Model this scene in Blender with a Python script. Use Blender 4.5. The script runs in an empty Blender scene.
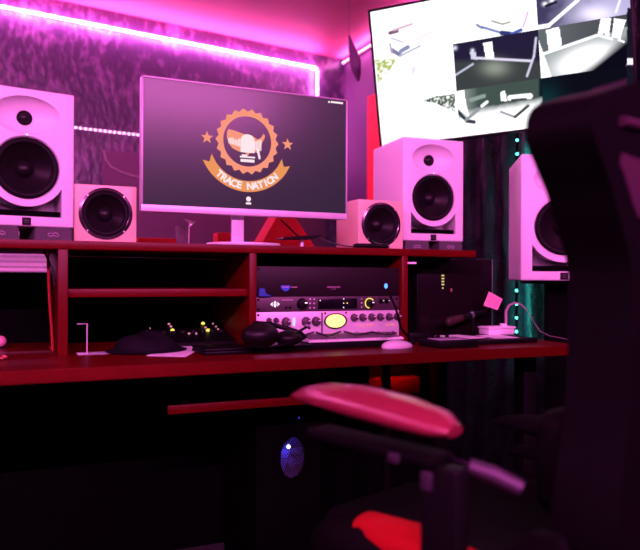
import bpy, bmesh, math, random
from mathutils import Vector, Matrix
random.seed(7)
PI = math.pi; SC = bpy.context.scene; COL = SC.collection

# ------------------------------------------------------------------ camera
f = 694.0; YAW = math.radians(24); ROLL = math.radians(.26); U0, V0 = 320.0, 278.0
EYE = Vector((0, 0, .96))
FW = Vector((math.sin(YAW), math.cos(YAW), 0)); RT = Vector((math.cos(YAW), -math.sin(YAW), 0)); UP = Vector((0, 0, 1))
RR = RT * math.cos(ROLL) + UP * math.sin(ROLL); UR = UP * math.cos(ROLL) - RT * math.sin(ROLL)
def ray(u, v): return FW + RR * ((u - U0) / f) + UR * ((V0 - v) / f)
def AY(u, v, Y): r = ray(u, v); return EYE + r * (Y / r.y)
def AX(u, v, X): r = ray(u, v); return EYE + r * (X / r.x)
def AZ(u, v, z): r = ray(u, v); return EYE + r * ((z - EYE.z) / r.z)
def AD(u, v, d): return EYE + ray(u, v) * d
cam = bpy.data.cameras.new('camera'); co = bpy.data.objects.new('camera', cam); COL.objects.link(co); SC.camera = co
m = Matrix((RR, UR, -FW)).transposed().to_4x4(); m.translation = EYE; co.matrix_world = m
cam.sensor_width = 36; cam.lens = f / 640 * 36; cam.shift_y = (V0 - 275) / 640; cam.clip_start = .02
cam.dof.use_dof = True; cam.dof.focus_distance = 2.05; cam.dof.aperture_fstop = 2.4

# ------------------------------------------------------------------ materials
MATS = {}
def mat(name, col, rough=.5, metal=0, emit=None, es=0, bump=None, spec=.5, coat=0, trans=0, noise=None):
    if name in MATS: return MATS[name]
    m = bpy.data.materials.new(name); m.use_nodes = True; n = m.node_tree.nodes; l = m.node_tree.links
    b = n['Principled BSDF']; b.inputs['Base Color'].default_value = (*col, 1); b.inputs['Roughness'].default_value = rough
    b.inputs['Metallic'].default_value = metal; b.inputs['Specular IOR Level'].default_value = spec
    b.inputs['Coat Weight'].default_value = coat; b.inputs['Transmission Weight'].default_value = trans
    if emit: b.inputs['Emission Color'].default_value = (*emit, 1); b.inputs['Emission Strength'].default_value = es
    tc = n.new('ShaderNodeTexCoord')
    if noise:
        sc, amt = noise; t = n.new('ShaderNodeTexNoise'); t.inputs['Scale'].default_value = sc; t.inputs['Detail'].default_value = 6
        l.new(tc.outputs['Object'], t.inputs['Vector'])
        mx = n.new('ShaderNodeMix'); mx.data_type = 'RGBA'; l.new(t.outputs['Fac'], mx.inputs[0])
        mx.inputs[6].default_value = (*[c * (1 - amt) for c in col], 1); mx.inputs[7].default_value = (*[min(1, c * (1 + amt)) for c in col], 1)
        l.new(mx.outputs[2], b.inputs['Base Color'])
    if bump:
        sc, st, dist = bump; t = n.new('ShaderNodeTexNoise'); t.inputs['Scale'].default_value = sc; t.inputs['Detail'].default_value = 4
        l.new(tc.outputs['Object'], t.inputs['Vector'])
        bp = n.new('ShaderNodeBump'); bp.inputs['Strength'].default_value = st; bp.inputs['Distance'].default_value = dist
        l.new(t.outputs['Fac'], bp.inputs['Height']); l.new(bp.outputs['Normal'], b.inputs['Normal'])
    MATS[name] = m; return m
def emitmat(name, col, s):
    if name in MATS: return MATS[name]
    m = bpy.data.materials.new(name); m.use_nodes = True; n = m.node_tree.nodes; l = m.node_tree.links
    n.remove(n['Principled BSDF']); e = n.new('ShaderNodeEmission'); e.inputs[0].default_value = (*col, 1); e.inputs[1].default_value = s
    l.new(e.outputs[0], n['Material Output'].inputs[0]); MATS[name] = m; return m
M_white = mat('white_vinyl', (.80, .80, .80), .42, noise=(30, .02))
M_cream = mat('cream_paint', (.80, .60, .42), .4, noise=(20, .03))
M_cone = mat('black_cone', (.007, .005, .006), .38, spec=.22, noise=(60, .2))
M_rubber = mat('rubber', (.007, .006, .007), .6, spec=.12, noise=(80, .2))
M_black = mat('black_plastic', (.005, .0042, .005), .42, spec=.10, noise=(50, .2))
M_matte = mat('matte_black', (.0018, .0018, .002), .8, spec=.03, noise=(50, .2))
M_pad = mat('grey_foam', (.07, .06, .07), .85, noise=(150, .3))
M_silver = mat('silver', (.75, .73, .75), .28, 1, noise=(90, .04))
M_satin = mat('satin_silver', (.72, .70, .74), .45, .3, noise=(90, .04))
M_red = mat('red_laminate', (.108, .001, .0018), .38, spec=.18, noise=(14, .25))
M_redfab = mat('red_fabric', (.75, .015, .02), .8, noise=(90, .15))
M_paper = mat('paper', (.8, .8, .8), .7, noise=(12, .04))
M_face = mat('grey_faceplate', (.062, .04, .052), .45, .2, noise=(90, .08))
M_pre = mat('brushed_faceplate', (.72, .68, .72), .38, .2, noise=(70, .06))
M_dark = mat('dark_faceplate', (.009, .004, .006), .5, spec=.2, noise=(80, .1))
M_blue = mat('blue_tape', (.01, .06, .32), .5, noise=(60, .1))
M_pink = mat('pink_paper', (.85, .38, .5), .6, noise=(40, .05))
M_cable = mat('cable', (.03, .025, .03), .4, noise=(60, .1))
M_wcable = mat('white_cable', (.42, .25, .33), .45, noise=(60, .05))
M_glass = mat('clear_glass', (.9, .9, .9), .05, trans=1)
M_leather = mat('red_leather', (.24, .022, .042), .32, coat=.8, bump=(220, .2, .001), noise=(120, .1))
M_bleath = mat('black_leather', (.0035, .0028, .0036), .55, spec=.03, bump=(220, .2, .001), noise=(120, .1))
M_alu = mat('chair_metal', (.30, .28, .34), .35, .8, noise=(60, .05))
M_led = emitmat('led_pink', (1, .42, .95), 9)
M_ledt = emitmat('led_teal', (.1, 1, .85), 9)
M_dotw = emitmat('led_white', (1, .8, 1), 1.4)
M_dotb = emitmat('led_blue', (.12, .16, 1), 9)
M_doty = emitmat('led_yellow', (1, .75, .12), 1.6)
M_doto = emitmat('led_orange', (1, .25, .12), 1.2)
M_dotp = emitmat('led_rose', (1, .28, .5), .8)
M_dotr = emitmat('led_red', (1, .02, .01), 5)
M_bluel = emitmat('led_blue_dim', (.1, .2, 1), .5)

# ------------------------------------------------------------------ mesh builder
class MB:
    def __init__(s): s.b = bmesh.new()
    def box(s, x0, x1, y0, y1, z0, z1, bev=0, seg=2, M=None):
        t = bmesh.new(); bmesh.ops.create_cube(t, size=1)
        for v in t.verts: v.co = Vector(((x0 + x1) / 2 + v.co.x * (x1 - x0), (y0 + y1) / 2 + v.co.y * (y1 - y0), (z0 + z1) / 2 + v.co.z * (z1 - z0)))
        if bev: bmesh.ops.bevel(t, geom=t.edges[:], offset=bev, segments=seg, affect='EDGES', profile=.5)
        return s.merge(t, M)
    def merge(s, t, M=None):
        if M is not None: t.transform(M)
        me = bpy.data.meshes.new('t'); t.to_mesh(me); t.free(); s.b.from_mesh(me); bpy.data.meshes.remove(me); return s
    def cyl(s, p0, p1, r0, r1=None, n=24, cap=True):
        p0, p1 = Vector(p0), Vector(p1); d = p1 - p0; t = bmesh.new()
        bmesh.ops.create_cone(t, cap_ends=cap, segments=n, radius1=r0, radius2=r0 if r1 is None else r1, depth=d.length)
        q = d.to_track_quat('Z', 'Y').to_matrix().to_4x4(); q.translation = (p0 + p1) / 2
        return s.merge(t, q)
    def sph(s, c, r, sc=(1, 1, 1), n=20, M=None):
        t = bmesh.new(); bmesh.ops.create_uvsphere(t, u_segments=n, v_segments=max(6, n * 2 // 3), radius=r)
        for v in t.verts: v.co = Vector((v.co.x * sc[0], v.co.y * sc[1], v.co.z * sc[2]))
        T = Matrix.Translation(Vector(c))
        return s.merge(t, T @ M if M is not None else T)
    def lathe(s, prof, n=40, M=None, sx=1, sy=1):      # profile (r, z) about z
        t = bmesh.new(); rings = []
        for r, z in prof:
            rings.append([t.verts.new((r * math.cos(2 * PI * i / n) * sx, r * math.sin(2 * PI * i / n) * sy, z)) for i in range(n)] if r > 1e-6 else [t.verts.new((0, 0, z))])
        for a, b in zip(rings, rings[1:]):
            for i in range(n):
                j = (i + 1) % n; q = [a[i % len(a)], a[j % len(a)], b[j % len(b)], b[i % len(b)]]
                q2 = []
                for v in q:
                    if v not in q2: q2.append(v)
                if len(q2) > 2: t.faces.new(q2)
        bmesh.ops.recalc_face_normals(t, faces=t.faces)
        return s.merge(t, M)
    def tube(s, pts, r, n=8, closed=False):
        pts = [Vector(p) for p in pts]; t = bmesh.new(); rings = []; N = len(pts)
        rr = r if isinstance(r, (list, tuple)) else [r] * N; up = None
        for i, p in enumerate(pts):
            a = pts[(i - 1) % N] if (closed or i) else p; b = pts[(i + 1) % N] if (closed or i < N - 1) else p
            d = (b - a).normalized()
            if up is None: up = Vector((0, 0, 1)) if abs(d.z) < .9 else Vector((1, 0, 0))
            x = d.cross(up).normalized(); up = x.cross(d).normalized()
            rings.append([t.verts.new(p + (x * math.cos(2 * PI * k / n) + up * math.sin(2 * PI * k / n)) * rr[i]) for k in range(n)])
        R = rings + ([rings[0]] if closed else [])
        for a, b in zip(R, R[1:]):
            for k in range(n): t.faces.new((a[k], a[(k + 1) % n], b[(k + 1) % n], b[k]))
        if not closed: t.faces.new(rings[0]); t.faces.new(rings[-1][::-1])
        bmesh.ops.recalc_face_normals(t, faces=t.faces)
        return s.merge(t)
    def prism(s, poly, y0, y1, M=None, bev=0):         # polygon in xz, extruded along y
        t = bmesh.new(); a = [t.verts.new((x, y0, z)) for x, z in poly]; b = [t.verts.new((x, y1, z)) for x, z in poly]; n = len(poly)
        t.faces.new(a); t.faces.new(b[::-1])
        for i in range(n): t.faces.new((a[i], b[i], b[(i + 1) % n], a[(i + 1) % n]))
        bmesh.ops.recalc_face_normals(t, faces=t.faces)
        if bev: bmesh.ops.bevel(t, geom=t.edges[:], offset=bev, segments=2, affect='EDGES')
        return s.merge(t, M)
    def build(s, name, m, parent=None, smooth=True, loc=None, rz=0):
        me = bpy.data.meshes.new(name); s.b.to_mesh(me); s.b.free(); me.materials.append(m)
        if smooth:
            for p in me.polygons: p.use_smooth = True
            try: me.set_sharp_from_angle(angle=math.radians(35))
            except Exception: pass
        o = bpy.data.objects.new(name, me); COL.objects.link(o)
        if parent: o.parent = parent
        if loc is not None: o.location = loc
        o.rotation_euler.z = rz
        return o
def tag(o, label=None, cat=None, group=None, kind=None):
    if label: o['label'] = label
    if cat: o['category'] = cat
    if group: o['group'] = group
    if kind: o['kind'] = kind
    return o
def thing(name, label, cat, loc, rz=0, group=None):
    o = bpy.data.objects.new(name, None); o.empty_display_size = .05; COL.objects.link(o); o.location = loc; o.rotation_euler.z = rz
    return tag(o, label, cat, group)
def kids(o): return [c for c in COL.objects if c.parent == o]
def copy_tree(o, parent=None):
    c = o.copy(); COL.objects.link(c)
    if parent: c.parent = parent
    for ch in kids(o): copy_tree(ch, c)
    return c
def boolean(o, cutters):
    for c in cutters:
        md = o.modifiers.new('b', 'BOOLEAN'); md.operation = 'DIFFERENCE'; md.object = c; md.solver = 'EXACT'
    dg = bpy.context.evaluated_depsgraph_get(); dg.update()
    me = bpy.data.meshes.new_from_object(o.evaluated_get(dg)); o.modifiers.clear(); o.data = me
    for p in me.polygons: p.use_smooth = True
    try: me.set_sharp_from_angle(angle=math.radians(28))
    except Exception: pass
    for c in cutters: bpy.data.objects.remove(c)
def textbm(mb, s, size, M, depth=.0004, align='CENTER'):
    cu = bpy.data.curves.new('t', 'FONT'); cu.body = s; cu.size = size; cu.extrude = depth; cu.align_x = align; cu.align_y = 'CENTER'; cu.offset = size * .045
    o = bpy.data.objects.new('t', cu); COL.objects.link(o); dg = bpy.context.evaluated_depsgraph_get(); dg.update()
    me = bpy.data.meshes.new_from_object(o.evaluated_get(dg)); t = bmesh.new(); t.from_mesh(me); mb.merge(t, M)
    bpy.data.objects.remove(o); bpy.data.meshes.remove(me); bpy.data.curves.remove(cu)
RX90 = Matrix.Rotation(PI / 2, 4, 'X')     # z axis -> -y (faces the viewer)

# ------------------------------------------------------------------ room
XL, XR, YB, H = -2.4, 2.14, -1.7, 2.5
BS = .148
def back(x): return 4.366 + (x - 1.9) * BS
M_floor = mat('dark_floor', (.003, .0025, .003), .6, spec=.1, noise=(8, .4))
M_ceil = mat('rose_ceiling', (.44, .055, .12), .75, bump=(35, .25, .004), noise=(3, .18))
M_wall = mat('plum_wall', (.07, .03, .08), .6, noise=(5, .3))
mw = bpy.data.materials.new('glossy_back_wall'); mw.use_nodes = True; n = mw.node_tree.nodes; l = mw.node_tree.links; b = n['Principled BSDF']
tc = n.new('ShaderNodeTexCoord'); mp = n.new('ShaderNodeMapping'); mp.inputs['Scale'].default_value = (26, 26, 13); l.new(tc.outputs['Object'], mp.inputs['Vector'])
t1 = n.new('ShaderNodeTexNoise'); t1.inputs['Scale'].default_value = 1.2; t1.inputs['Detail'].default_value = 8; l.new(mp.outputs[0], t1.inputs['Vector'])
t2 = n.new('ShaderNodeTexNoise'); t2.inputs['Scale'].default_value = 5; t2.inputs['Detail'].default_value = 3; l.new(tc.outputs['Object'], t2.inputs['Vector'])
cr = n.new('ShaderNodeValToRGB'); cr.color_ramp.elements[0].position = .50; cr.color_ramp.elements[0].color = (.030, .014, .042, 1)
cr.color_ramp.elements[1].position = .74; cr.color_ramp.elements[1].color = (.20, .10, .21, 1)
mm = n.new('ShaderNodeMath'); mm.operation = 'MULTIPLY_ADD'; l.new(t1.outputs['Fac'], mm.inputs[0]); mm.inputs[1].default_value = .6
m3 = n.new('ShaderNodeMath'); m3.operation = 'MULTIPLY'; l.new(t2.outputs['Fac'], m3.inputs[0]); m3.inputs[1].default_value = .4; l.new(m3.outputs[0], mm.inputs[2])
l.new(mm.outputs[0], cr.inputs[0]); l.new(cr.outputs[0], b.inputs['Base Color'])
b.inputs['Roughness'].default_value = .3; b.inputs['Coat Weight'].default_value = .2; b.inputs['Coat Roughness'].default_value = .1
bp = n.new('ShaderNodeBump'); bp.inputs['Strength'].default_value = .5; bp.inputs['Distance'].default_value = .02; l.new(t1.outputs['Fac'], bp.inputs['Height']); l.new(bp.outputs[0], b.inputs['Normal'])
def struct(mb, name, m): return tag(mb.build(name, m, smooth=False), kind='structure')
struct(MB().box(XL - .1, XR + .1, YB - .1, 4.7, -.1, 0), 'floor', M_floor)
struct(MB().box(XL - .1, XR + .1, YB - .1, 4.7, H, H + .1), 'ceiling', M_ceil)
struct(MB().box(XL - .1, XL, YB, 4.5, 0, H), 'wall_left', M_wall)
struct(MB().box(XR, XR + .1, YB, 4.5, 0, H), 'wall_right', M_wall)
struct(MB().box(XL, XR, YB - .1, YB, 0, H), 'wall_rear', M_wall)
w = MB(); t = bmesh.new(); vs = [t.verts.new(p) for z in (0, H) for p in ((XL, back(XL), z), (XR, back(XR), z), (XR, 4.6, z), (XL, 4.6, z))]
for q in ((0, 1, 5, 4), (1, 2, 6, 5), (2, 3, 7, 6), (3, 0, 4, 7), (3, 2, 1, 0), (4, 5, 6, 7)): t.faces.new([vs[i] for i in q])
bmesh.ops.recalc_face_normals(t, faces=t.faces); w.merge(t); struct(w, 'wall_back', mw)

# ------------------------------------------------------------------ led strips (real lamps)
BD = Vector((1, BS, 0)).normalized(); BN = Vector((BD.y, -BD.x, 0))   # along / out of the back wall
def strip(p0, p1, nrm, label, power, color=(1, .19, .79), step=.029, led=None, width=.012, light=True, tape=None, group='pink led strips around the room', dot=.0035, lights=None):
    p0, p1, nrm = Vector(p0), Vector(p1), Vector(nrm).normalized(); d = p1 - p0; L = d.length; d.normalize(); sd = d.cross(nrm).normalized()
    r = thing('led_strip', label, 'led strip light', p0, 0, group)
    M = Matrix((d, sd, nrm)).transposed().to_4x4()
    mb = MB(); mb.box(0, L, -width / 2, width / 2, .0005, .003, M=M); mb.build('tape', tape or M_paper, r)
    mb = MB(); k = int(L / step)
    for i in range(k): mb.box((i + .5) * step - dot, (i + .5) * step + dot, -dot, dot, .003, .0055, M=M)
    tag(mb.build('diodes', led or M_led, r), kind='stuff')
    if light:
        for dr, pw in (lights or [(nrm, power)]):
            dr = Vector(dr).normalized()
            ld = bpy.data.lights.new('strip_light', 'AREA'); ld.shape = 'RECTANGLE'; ld.size = L; ld.size_y = .005; ld.energy = pw; ld.color = color
            lo = bpy.data.objects.new('strip_light', ld); COL.objects.link(lo)
            lo.matrix_world = Matrix.Translation(p0 + d * (L / 2) + nrm * .008 + dr * .004) @ Matrix((d, (-dr).cross(d), -dr)).transposed().to_4x4()
    return r
def bk(x, z, off=0): return Vector((x, back(x), z)) + BN * off
ZS = AY(316, 69, back(1.9)).z
XV = 1.905
NL = (-.0, 0, 0)
strip(bk(XL + .02, ZS, .018), bk(XV, ZS, .018), BN, 'long pink led strip running under the ceiling along the back wall', 75, lights=[(-BN * .35 - UP, 75), (UP - BN * .1, 42), (BN, 26)])
strip(bk(XV, ZS - .012, .02), bk(XV, .9, .02), BN, 'short pink led strip dropping vertically at the right end of the back wall', 10, lights=[(-BD - BN * .3, 12), (BD - BN * .3, 5)])
strip(bk(XL + .02, 1.80, .001), bk(1.0, 1.80, .001), BN, 'pink led strip halfway up the back wall, seen between left speaker and monitor', 5, lights=[(UP * .2 + BN, 3)], step=.0275)
strip((XR - .025, 4.38, H - .035), (XR - .025, YB + .1, H - .035), (-1, 0, 0), 'pink led strip along the right wall behind the hanging screen', 42, lights=[(Vector((-.6, 0, .8)), 30), (Vector((.1, 0, -1)), 12)])
strip((XL + .001, YB + .1, H - .035), (XL + .001, 3.95, H - .035), (1, 0, 0), 'pink led strip along the left wall outside the photo', 85)
strip((XL + .1, YB + .001, H - .035), (XR - .1, YB + .001, H - .035), (0, 1, 0), 'pink led strip along the wall behind the camera', 250)

# dotted string wire hanging on the back wall
pts = [AY(103, 152, back(.3)), AY(105, 160, back(.3)), AY(110, 167, back(.3)), AY(120, 172, back(.3)), AY(131, 176, back(.4)), AY(141, 178, back(.5)), AY(150, 179.5, back(.5))]
pts = [Vector((p.x, back(p.x) - .058, p.z)) for p in pts]
r = thing('string_light', 'thin dotted string light drooping on the back wall left of the monitor', 'string light', pts[-1])
mb = MB(); mb.tube([p - pts[-1] for p in pts], .002, 6); mb.build('wire', M_wcable, r)
mb = MB()
for a, b_ in zip(pts, pts[1:]):
    k = max(1, int((b_ - a).length / .022))
    for i in range(k): mb.sph(a.lerp(b_, i / k) - pts[-1], .0032, n=8)
tag(mb.build('bulbs', emitmat('bulb_rose', (1, .35, .6), .55), r), kind='stuff')

# lighter panel added as a painted reflection in the back wall
x0 = AY(103, 150, back(.3)).x; mb = MB(); mb.box(0, 1.5, -.04, -.001, 0, 1.1, .004)
tag(mb.build('reflection_panel', mat('reflection_plum', (.075, .022, .055), .6, noise=(40, .15)), loc=(x0, back(x0) , AY(103, 150, back(.3)).z - 1.1), rz=math.atan(BS)),
    'plum rectangle standing in for a reflection low on the back wall behind the monitor', 'reflection panel')

# blind on back wall, far left
zb, zt = AY(30, 272, 4.15).z, 1.55; xr = AY(55, 262, back(0)).x; xl = xr - 1.0
r = thing('window_blind', 'pale slatted window blind on the back wall under the left speaker', 'blind', (xl, back(xl) - .001, zb), math.atan(BS))
mb = MB(); mb.box(0, 1.0, -.05, -.01, 0, .022, .003); mb.build('bottom_rail', M_white, r)
k = int((zt - zb - .03) / .028)
mb = MB()
for i in range(k):
    z = .03 + i * .028; M = Matrix.Translation((0, -.03, z + .01)) @ Matrix.Rotation(math.radians(-55), 4, 'X'); mb.box(0, 1.0, -.014, .014, -.001, .001, M=M)
mb.build('slats', M_white, r)
mb = MB(); mb.box(0, 1.0, -.055, -.005, zt - zb - .01, zt - zb + .03, .003); mb.build('head_rail', M_white, r)
for x in (.15, .85): mb = MB(); mb.cyl((x, -.03, .0), (x, -.03, zt - zb), .0015, n=6); mb.build('cord', M_white, r)

# red panel on right wall behind screen + hanging sail
p = AX(368, 97, XR - .04); q = AX(382, 97, XR - .04)
mb = MB(); mb.box(XR - .045, XR - .002, q.y - .35, p.y, .0, p.z, .006)
tag(mb.build('fabric_banner', M_redfab), 'tall red fabric board along the right wall beside the screen edge', 'board')
A, B, Cc, D = AD(348, 33, 3.35), AD(360, 50, 3.3), AD(363, 82, 3.3), AD(351, 66, 3.35)
t = MB(); nn = 8; g = bmesh.new(); rows = []
c0 = AD(356, 58, 3.3); hz = (AD(350, 36, 3.3) - AD(357, 82, 3.3)).length
mb = MB(); mb.tube([AD(349, 35, 3.3), AD(352, 48, 3.3), AD(355, 62, 3.3), AD(357, 74, 3.3), AD(358.5, 81, 3.3)], [.004, .018, .030, .020, .006], 14)
mb.tube([AD(349, 35, 3.3), Vector((AD(349, 35, 3.3).x, AD(349, 35, 3.3).y, H))], .0015, 6)
tag(mb.build('hanging_ornament', mat('plum_cloth', (.10, .03, .10), .6, noise=(20, .2))), 'narrow plum cloth pennant hanging from the ceiling left of the big screen', 'ornament')

# black crinkled curtain on right wall
ya, yb_ = AX(425, 200, XR).y, .75
t = bmesh.new(); NY, NZ = 220, 70; gr = []
import mathutils.noise as NO
for i in range(NY + 1):
    y = ya + (yb_ - ya) * i / NY; row = []
    for j in range(NZ + 1):
        z = .05 + 2.2 * j / NZ
        off = .03 + .018 * math.sin(y * 42 + .6 * math.sin(z * 3)) + .012 * NO.noise(Vector((y * 16, z * 9, 0)))
        row.append(t.verts.new((XR - .012 - max(off, .004), y, z)))
    gr.append(row)
for i in range(NY):
    for j in range(NZ): t.faces.new((gr[i][j], gr[i + 1][j], gr[i + 1][j + 1], gr[i][j + 1]))
bmesh.ops.recalc_face_normals(t, faces=t.faces)
r = thing('foil_curtain', 'glossy black crinkled curtain on the right wall catching teal light', 'curtain', (0, 0, 0))
mb = MB(); mb.merge(t); o = mb.build('curtain_sheet', mat('black_foil', (.004, .004, .006), .42, spec=.10, bump=(60, .6, .01), noise=(30, .3)), r)
mb = MB(); mb.cyl((XR - .04, ya + .05, 2.27), (XR - .04, yb_ - .05, 2.27), .011); mb.build('curtain_rod', M_black, r)
# teal strip hanging before the curtain
P = AX(516.5, 290, XR - .11)
strip((P.x, P.y, H - .001), (P.x, P.y, .45), (-.6, -.8, 0), 'teal led strip hanging vertically behind the far right speaker', 0, step=.060, tape=M_black, led=M_ledt, light=False, group=None, dot=.004)
ld = bpy.data.lights.new('teal_light', 'AREA'); ld.shape = 'RECTANGLE'; ld.size = .012; ld.size_y = .9; ld.energy = 6; ld.color = (.05, 1, .8)
lo = bpy.data.objects.new('teal_light', ld); COL.objects.link(lo); lo.location = (P.x + .012, P.y, 1.1); lo.rotation_euler = (PI / 2, 0, math.radians(-90 + 0)); 
lo.rotation_euler = (PI / 2, 0, -math.radians(60))

# ------------------------------------------------------------------ studio desk
DZ = .757; HT = 1.053; YH = 1.886; HU = HT - .022
desk = thing('studio_desk', 'wide red laminate studio desk with raised shelf, pigeonholes and black legs', 'desk', (0, 0, 0))
XE = 1.612
poly = [(-.85, 1.63), (XE - .06, 1.63)] + [(XE - .06 + .06 * math.sin(a * PI / 12), 1.69 - .06 * math.cos(a * PI / 12)) for a in range(1, 7)] + [(XE, 2.36), (-.85, 2.36)]
mb = MB(); M = Matrix(((1, 0, 0, 0), (0, 0, 1, 0), (0, 1, 0, 0), (0, 0, 0, 1)))
mb.prism(poly, DZ - .030, DZ, M=M, bev=.002); bmesh.ops.recalc_face_normals(mb.b, faces=mb.b.faces); mb.build('desktop', M_red, desk)
xe = AY(476, 254, YH).x
mb = MB(); mb.box(-.62, xe, YH, 2.34, HU, HT, .0015); mb.build('raised_shelf', M_red, desk)
dv = [(-.62, -.60), (AY(58, 300, YH).x, AY(68, 300, YH).x), (AY(250, 300, YH).x, AY(257, 300, YH).x), (AY(402.5, 300, YH).x, AY(408.5, 300, YH).x)]
for a, c in dv: mb = MB(); mb.box(a, c, YH + .004, 2.32, DZ, HU, .001); mb.build('divider', M_red, desk)
zz = AY(160, 289, YH + .02).z
mb = MB(); mb.box(dv[1][1] + .001, dv[2][0] - .001, YH + .02, 2.30, zz - .021, zz, .001); mb.build('middle_shelf', M_red, desk)
mb = MB(); mb.box(dv[1][0], dv[3][1], 2.321, 2.33, DZ, HU); mb.build('back_panel', M_matte, desk)
mb = MB(); mb.box(-.62, dv[1][0] - .001, 2.31, 2.33, DZ, AY(30, 272.5, 2.31).z); mb.build('back_panel', M_matte, desk)
for x, y in ((-.75, 1.75), (-.75, 2.28), (1.52, 1.78), (1.52, 2.28)):
    mb = MB(); mb.box(x - .025, x + .025, y - .025, y + .025, 0, DZ - .03, .003); mb.build('leg', M_black, desk)
lx = AY(386.5, 385, 2.15).x
mb = MB(); mb.box(lx - .012, lx + .012, 2.14, 2.165, 0, DZ - .03, .002); mb.build('leg', M_black, desk)
mb = MB(); mb.box(-.84, 1.58, 2.335, 2.355, .04, DZ - .03, .002); mb.build('modesty_panel', M_matte, desk)
# tray
ta, tb = AY(168, 410, 1.78), AY(300, 405, 1.78)
mb = MB(); mb.box(ta.x, 1.0, 1.79, 2.08, ta.z - .006, ta.z + .006, .001); tr = mb.build('keyboard_tray', M_matte, desk)
mb = MB(); mb.box(ta.x, .95, 1.78, 1.79, ta.z - .012, ta.z + .010, .001); mb.build('front_lip', M_red, tr)
mb = MB()
for x in (ta.x + .05, .95): mb = MB(); mb.box(x - .01, x + .01, 1.80, 2.06, ta.z + .006, DZ - .03); mb.build('tray_bracket', M_matte, tr)
# red lamp bar added under the desk to make the red glow
xr0 = AY(372, 385, 2.25).x; xr1 = AY(425, 385, 2.25).x
r = thing('added_glow_lamp', 'small red lamp bar added for the red glow under the desk beside the thin leg', 'lamp', ((xr0 + xr1) / 2, 2.22, .66))
mb = MB(); mb.box(-.09, .09, -.012, .012, -.012, .071, .003); mb.build('lamp_body', M_matte, r)
mb = MB(); mb.box(-.08, .08, .012, .016, -.006, .002, .001); mb.build('lamp_tube', M_dotr, r)
ld = bpy.data.lights.new('red_light', 'AREA'); ld.shape = 'RECTANGLE'; ld.size = .16; ld.size_y = .01; ld.energy = .5; ld.color = (1, .03, .01)
lo = bpy.data.objects.new('red_light', ld); COL.objects.link(lo); lo.location = ((xr0 + xr1) / 2, 2.24, .655); lo.rotation_euler = (math.radians(60), 0, 0)
# red board added behind the lamp, sized to the glowing patch
zl0, zl1 = AY(390, 395, 2.29).z, AY(390, 378, 2.29).z
mb = MB(); mb.box(xr0 - .01, xr1, 2.285, 2.334, zl0, zl1, .002)
mb.build('glow_board', M_red, desk)

# small shelf details
mb = MB(); mb.tube([AY(66, 256, YH + .06), AY(140, 257.5, YH + .06), AY(222, 259.5, YH + .06)], .0012, 6)
mb.build('edge_wire', M_alu, desk)
a = AY(412, 263, YH + .002)
mb = MB(); mb.box(a.x - .016, a.x + .016, YH + .001, YH + .0035, a.z - .003, a.z + .003)
mb.build('edge_label', M_paper, desk)

# ------------------------------------------------------------------ studio monitors (speakers)
def make_speaker(label, group):
    W, HH, DD = .24, .36, .26
    r = thing('studio_speaker', label, 'speaker', (0, 0, 0), 0, group)
    mb = MB(); mb.box(-W / 2, W / 2, 0, DD, 0, HH, .005, 3); cab = mb.build('cabinet', M_white, r)
    zc, R = .153, .081
    cut = []
    c = MB(); c.cyl((0, -.05, zc), (0, .05, zc), R, n=96); cut.append(c.build('c1', M_white))
    c = MB(); c.cyl((0, -.03, zc), (0, .006, zc), R + .012, R + .001, n=96); cut.append(c.build('c4', M_white))
    c = MB(); c.sph((0, -.012, .290), 1, sc=(.086, .054, .052), n=64); cut.append(c.build('c2', M_white))
    R2 = .101; pw = .088; z0 = .026
    poly = [(-pw, z0), (pw, z0)]
    xs = [pw - 2 * pw * i / 40 for i in range(41)]
    for x in xs: poly.append((x, zc - math.sqrt(R2 * R2 - x * x)) )
    c = MB(); c.prism(poly, -.03, .09); cut.append(c.build('c3', M_white))
    boolean(cab, cut)
    FM = Matrix.Translation((0, 0, zc)) @ RX90
    mb = MB(); mb.lathe([(R - .0005, -.049), (R - .0005, -.002), (R - .003, .000), (R - .007, .003), (R - .013, .002), (R - .017, -.004), (R - .02, -.007)], 72, FM); mb.build('surround', M_rubber, r)
    mb = MB(); mb.lathe([(R - .018, -.006), (.045, -.022), (.024, -.035), (.022, -.030), (.015, -.022), (.006, -.018), (0, -.0175)], 72, FM); mb.build('woofer', M_cone, r)
    FM = Matrix.Translation((0, .038, .290)) @ RX90
    mb = MB(); mb.lathe([(.0195, -.010), (.0195, .003), (.0175, .0045), (.016, .002), (.012, .006), (.006, .0095), (0, .0105)], 40, FM); mb.build('tweeter', M_cone, r)
    mb = MB(); mb.box(-.0868, .0868, .010, .085, .0265, .042); mb.build('port_shade', M_matte, r)  # black block put in the recess to stand for its shade
    mb = MB(); mb.sph((0, -.0005, .2395), .0028, n=12); mb.build('power_light', M_dotw, r)
    mb = MB(); mb.box(-.011, .011, -.002, .001, .003, .023, .001); bd = mb.build('badge', M_black, r)
    mb = MB()
    for i in range(2): mb.box(-.006, .006, -.0026, -.002, .008 + .006 * i, .0105 + .006 * i)
    mb.build('badge_mark', M_face, bd)
    mb = MB(); mb.box(-.07, .07, .262, .266, .05, .3, .001); mb.build('rear_plate', M_black, r)
    return r
G_SP = 'white two-way studio speakers'
zs = 1.092
S1 = make_speaker('white studio speaker on grey pads, left of the monitor and cut by the photo edge', G_SP)
a1 = math.radians(9); c1 = Vector((.155, 1.988, 0)); dx = Vector((math.cos(a1), math.sin(a1), 0))
S1.location = c1 - dx * .12 + Vector((0, 0, zs)); S1.rotation_euler.z = a1
S2 = copy_tree(S1); S2['label'] = 'white studio speaker on grey pads, right of the monitor below the hanging screen'
a2 = -math.radians(5); c2 = AZ(403, 136.6, zs + .36); dx2 = Vector((math.cos(a2), math.sin(a2), 0))
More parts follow.
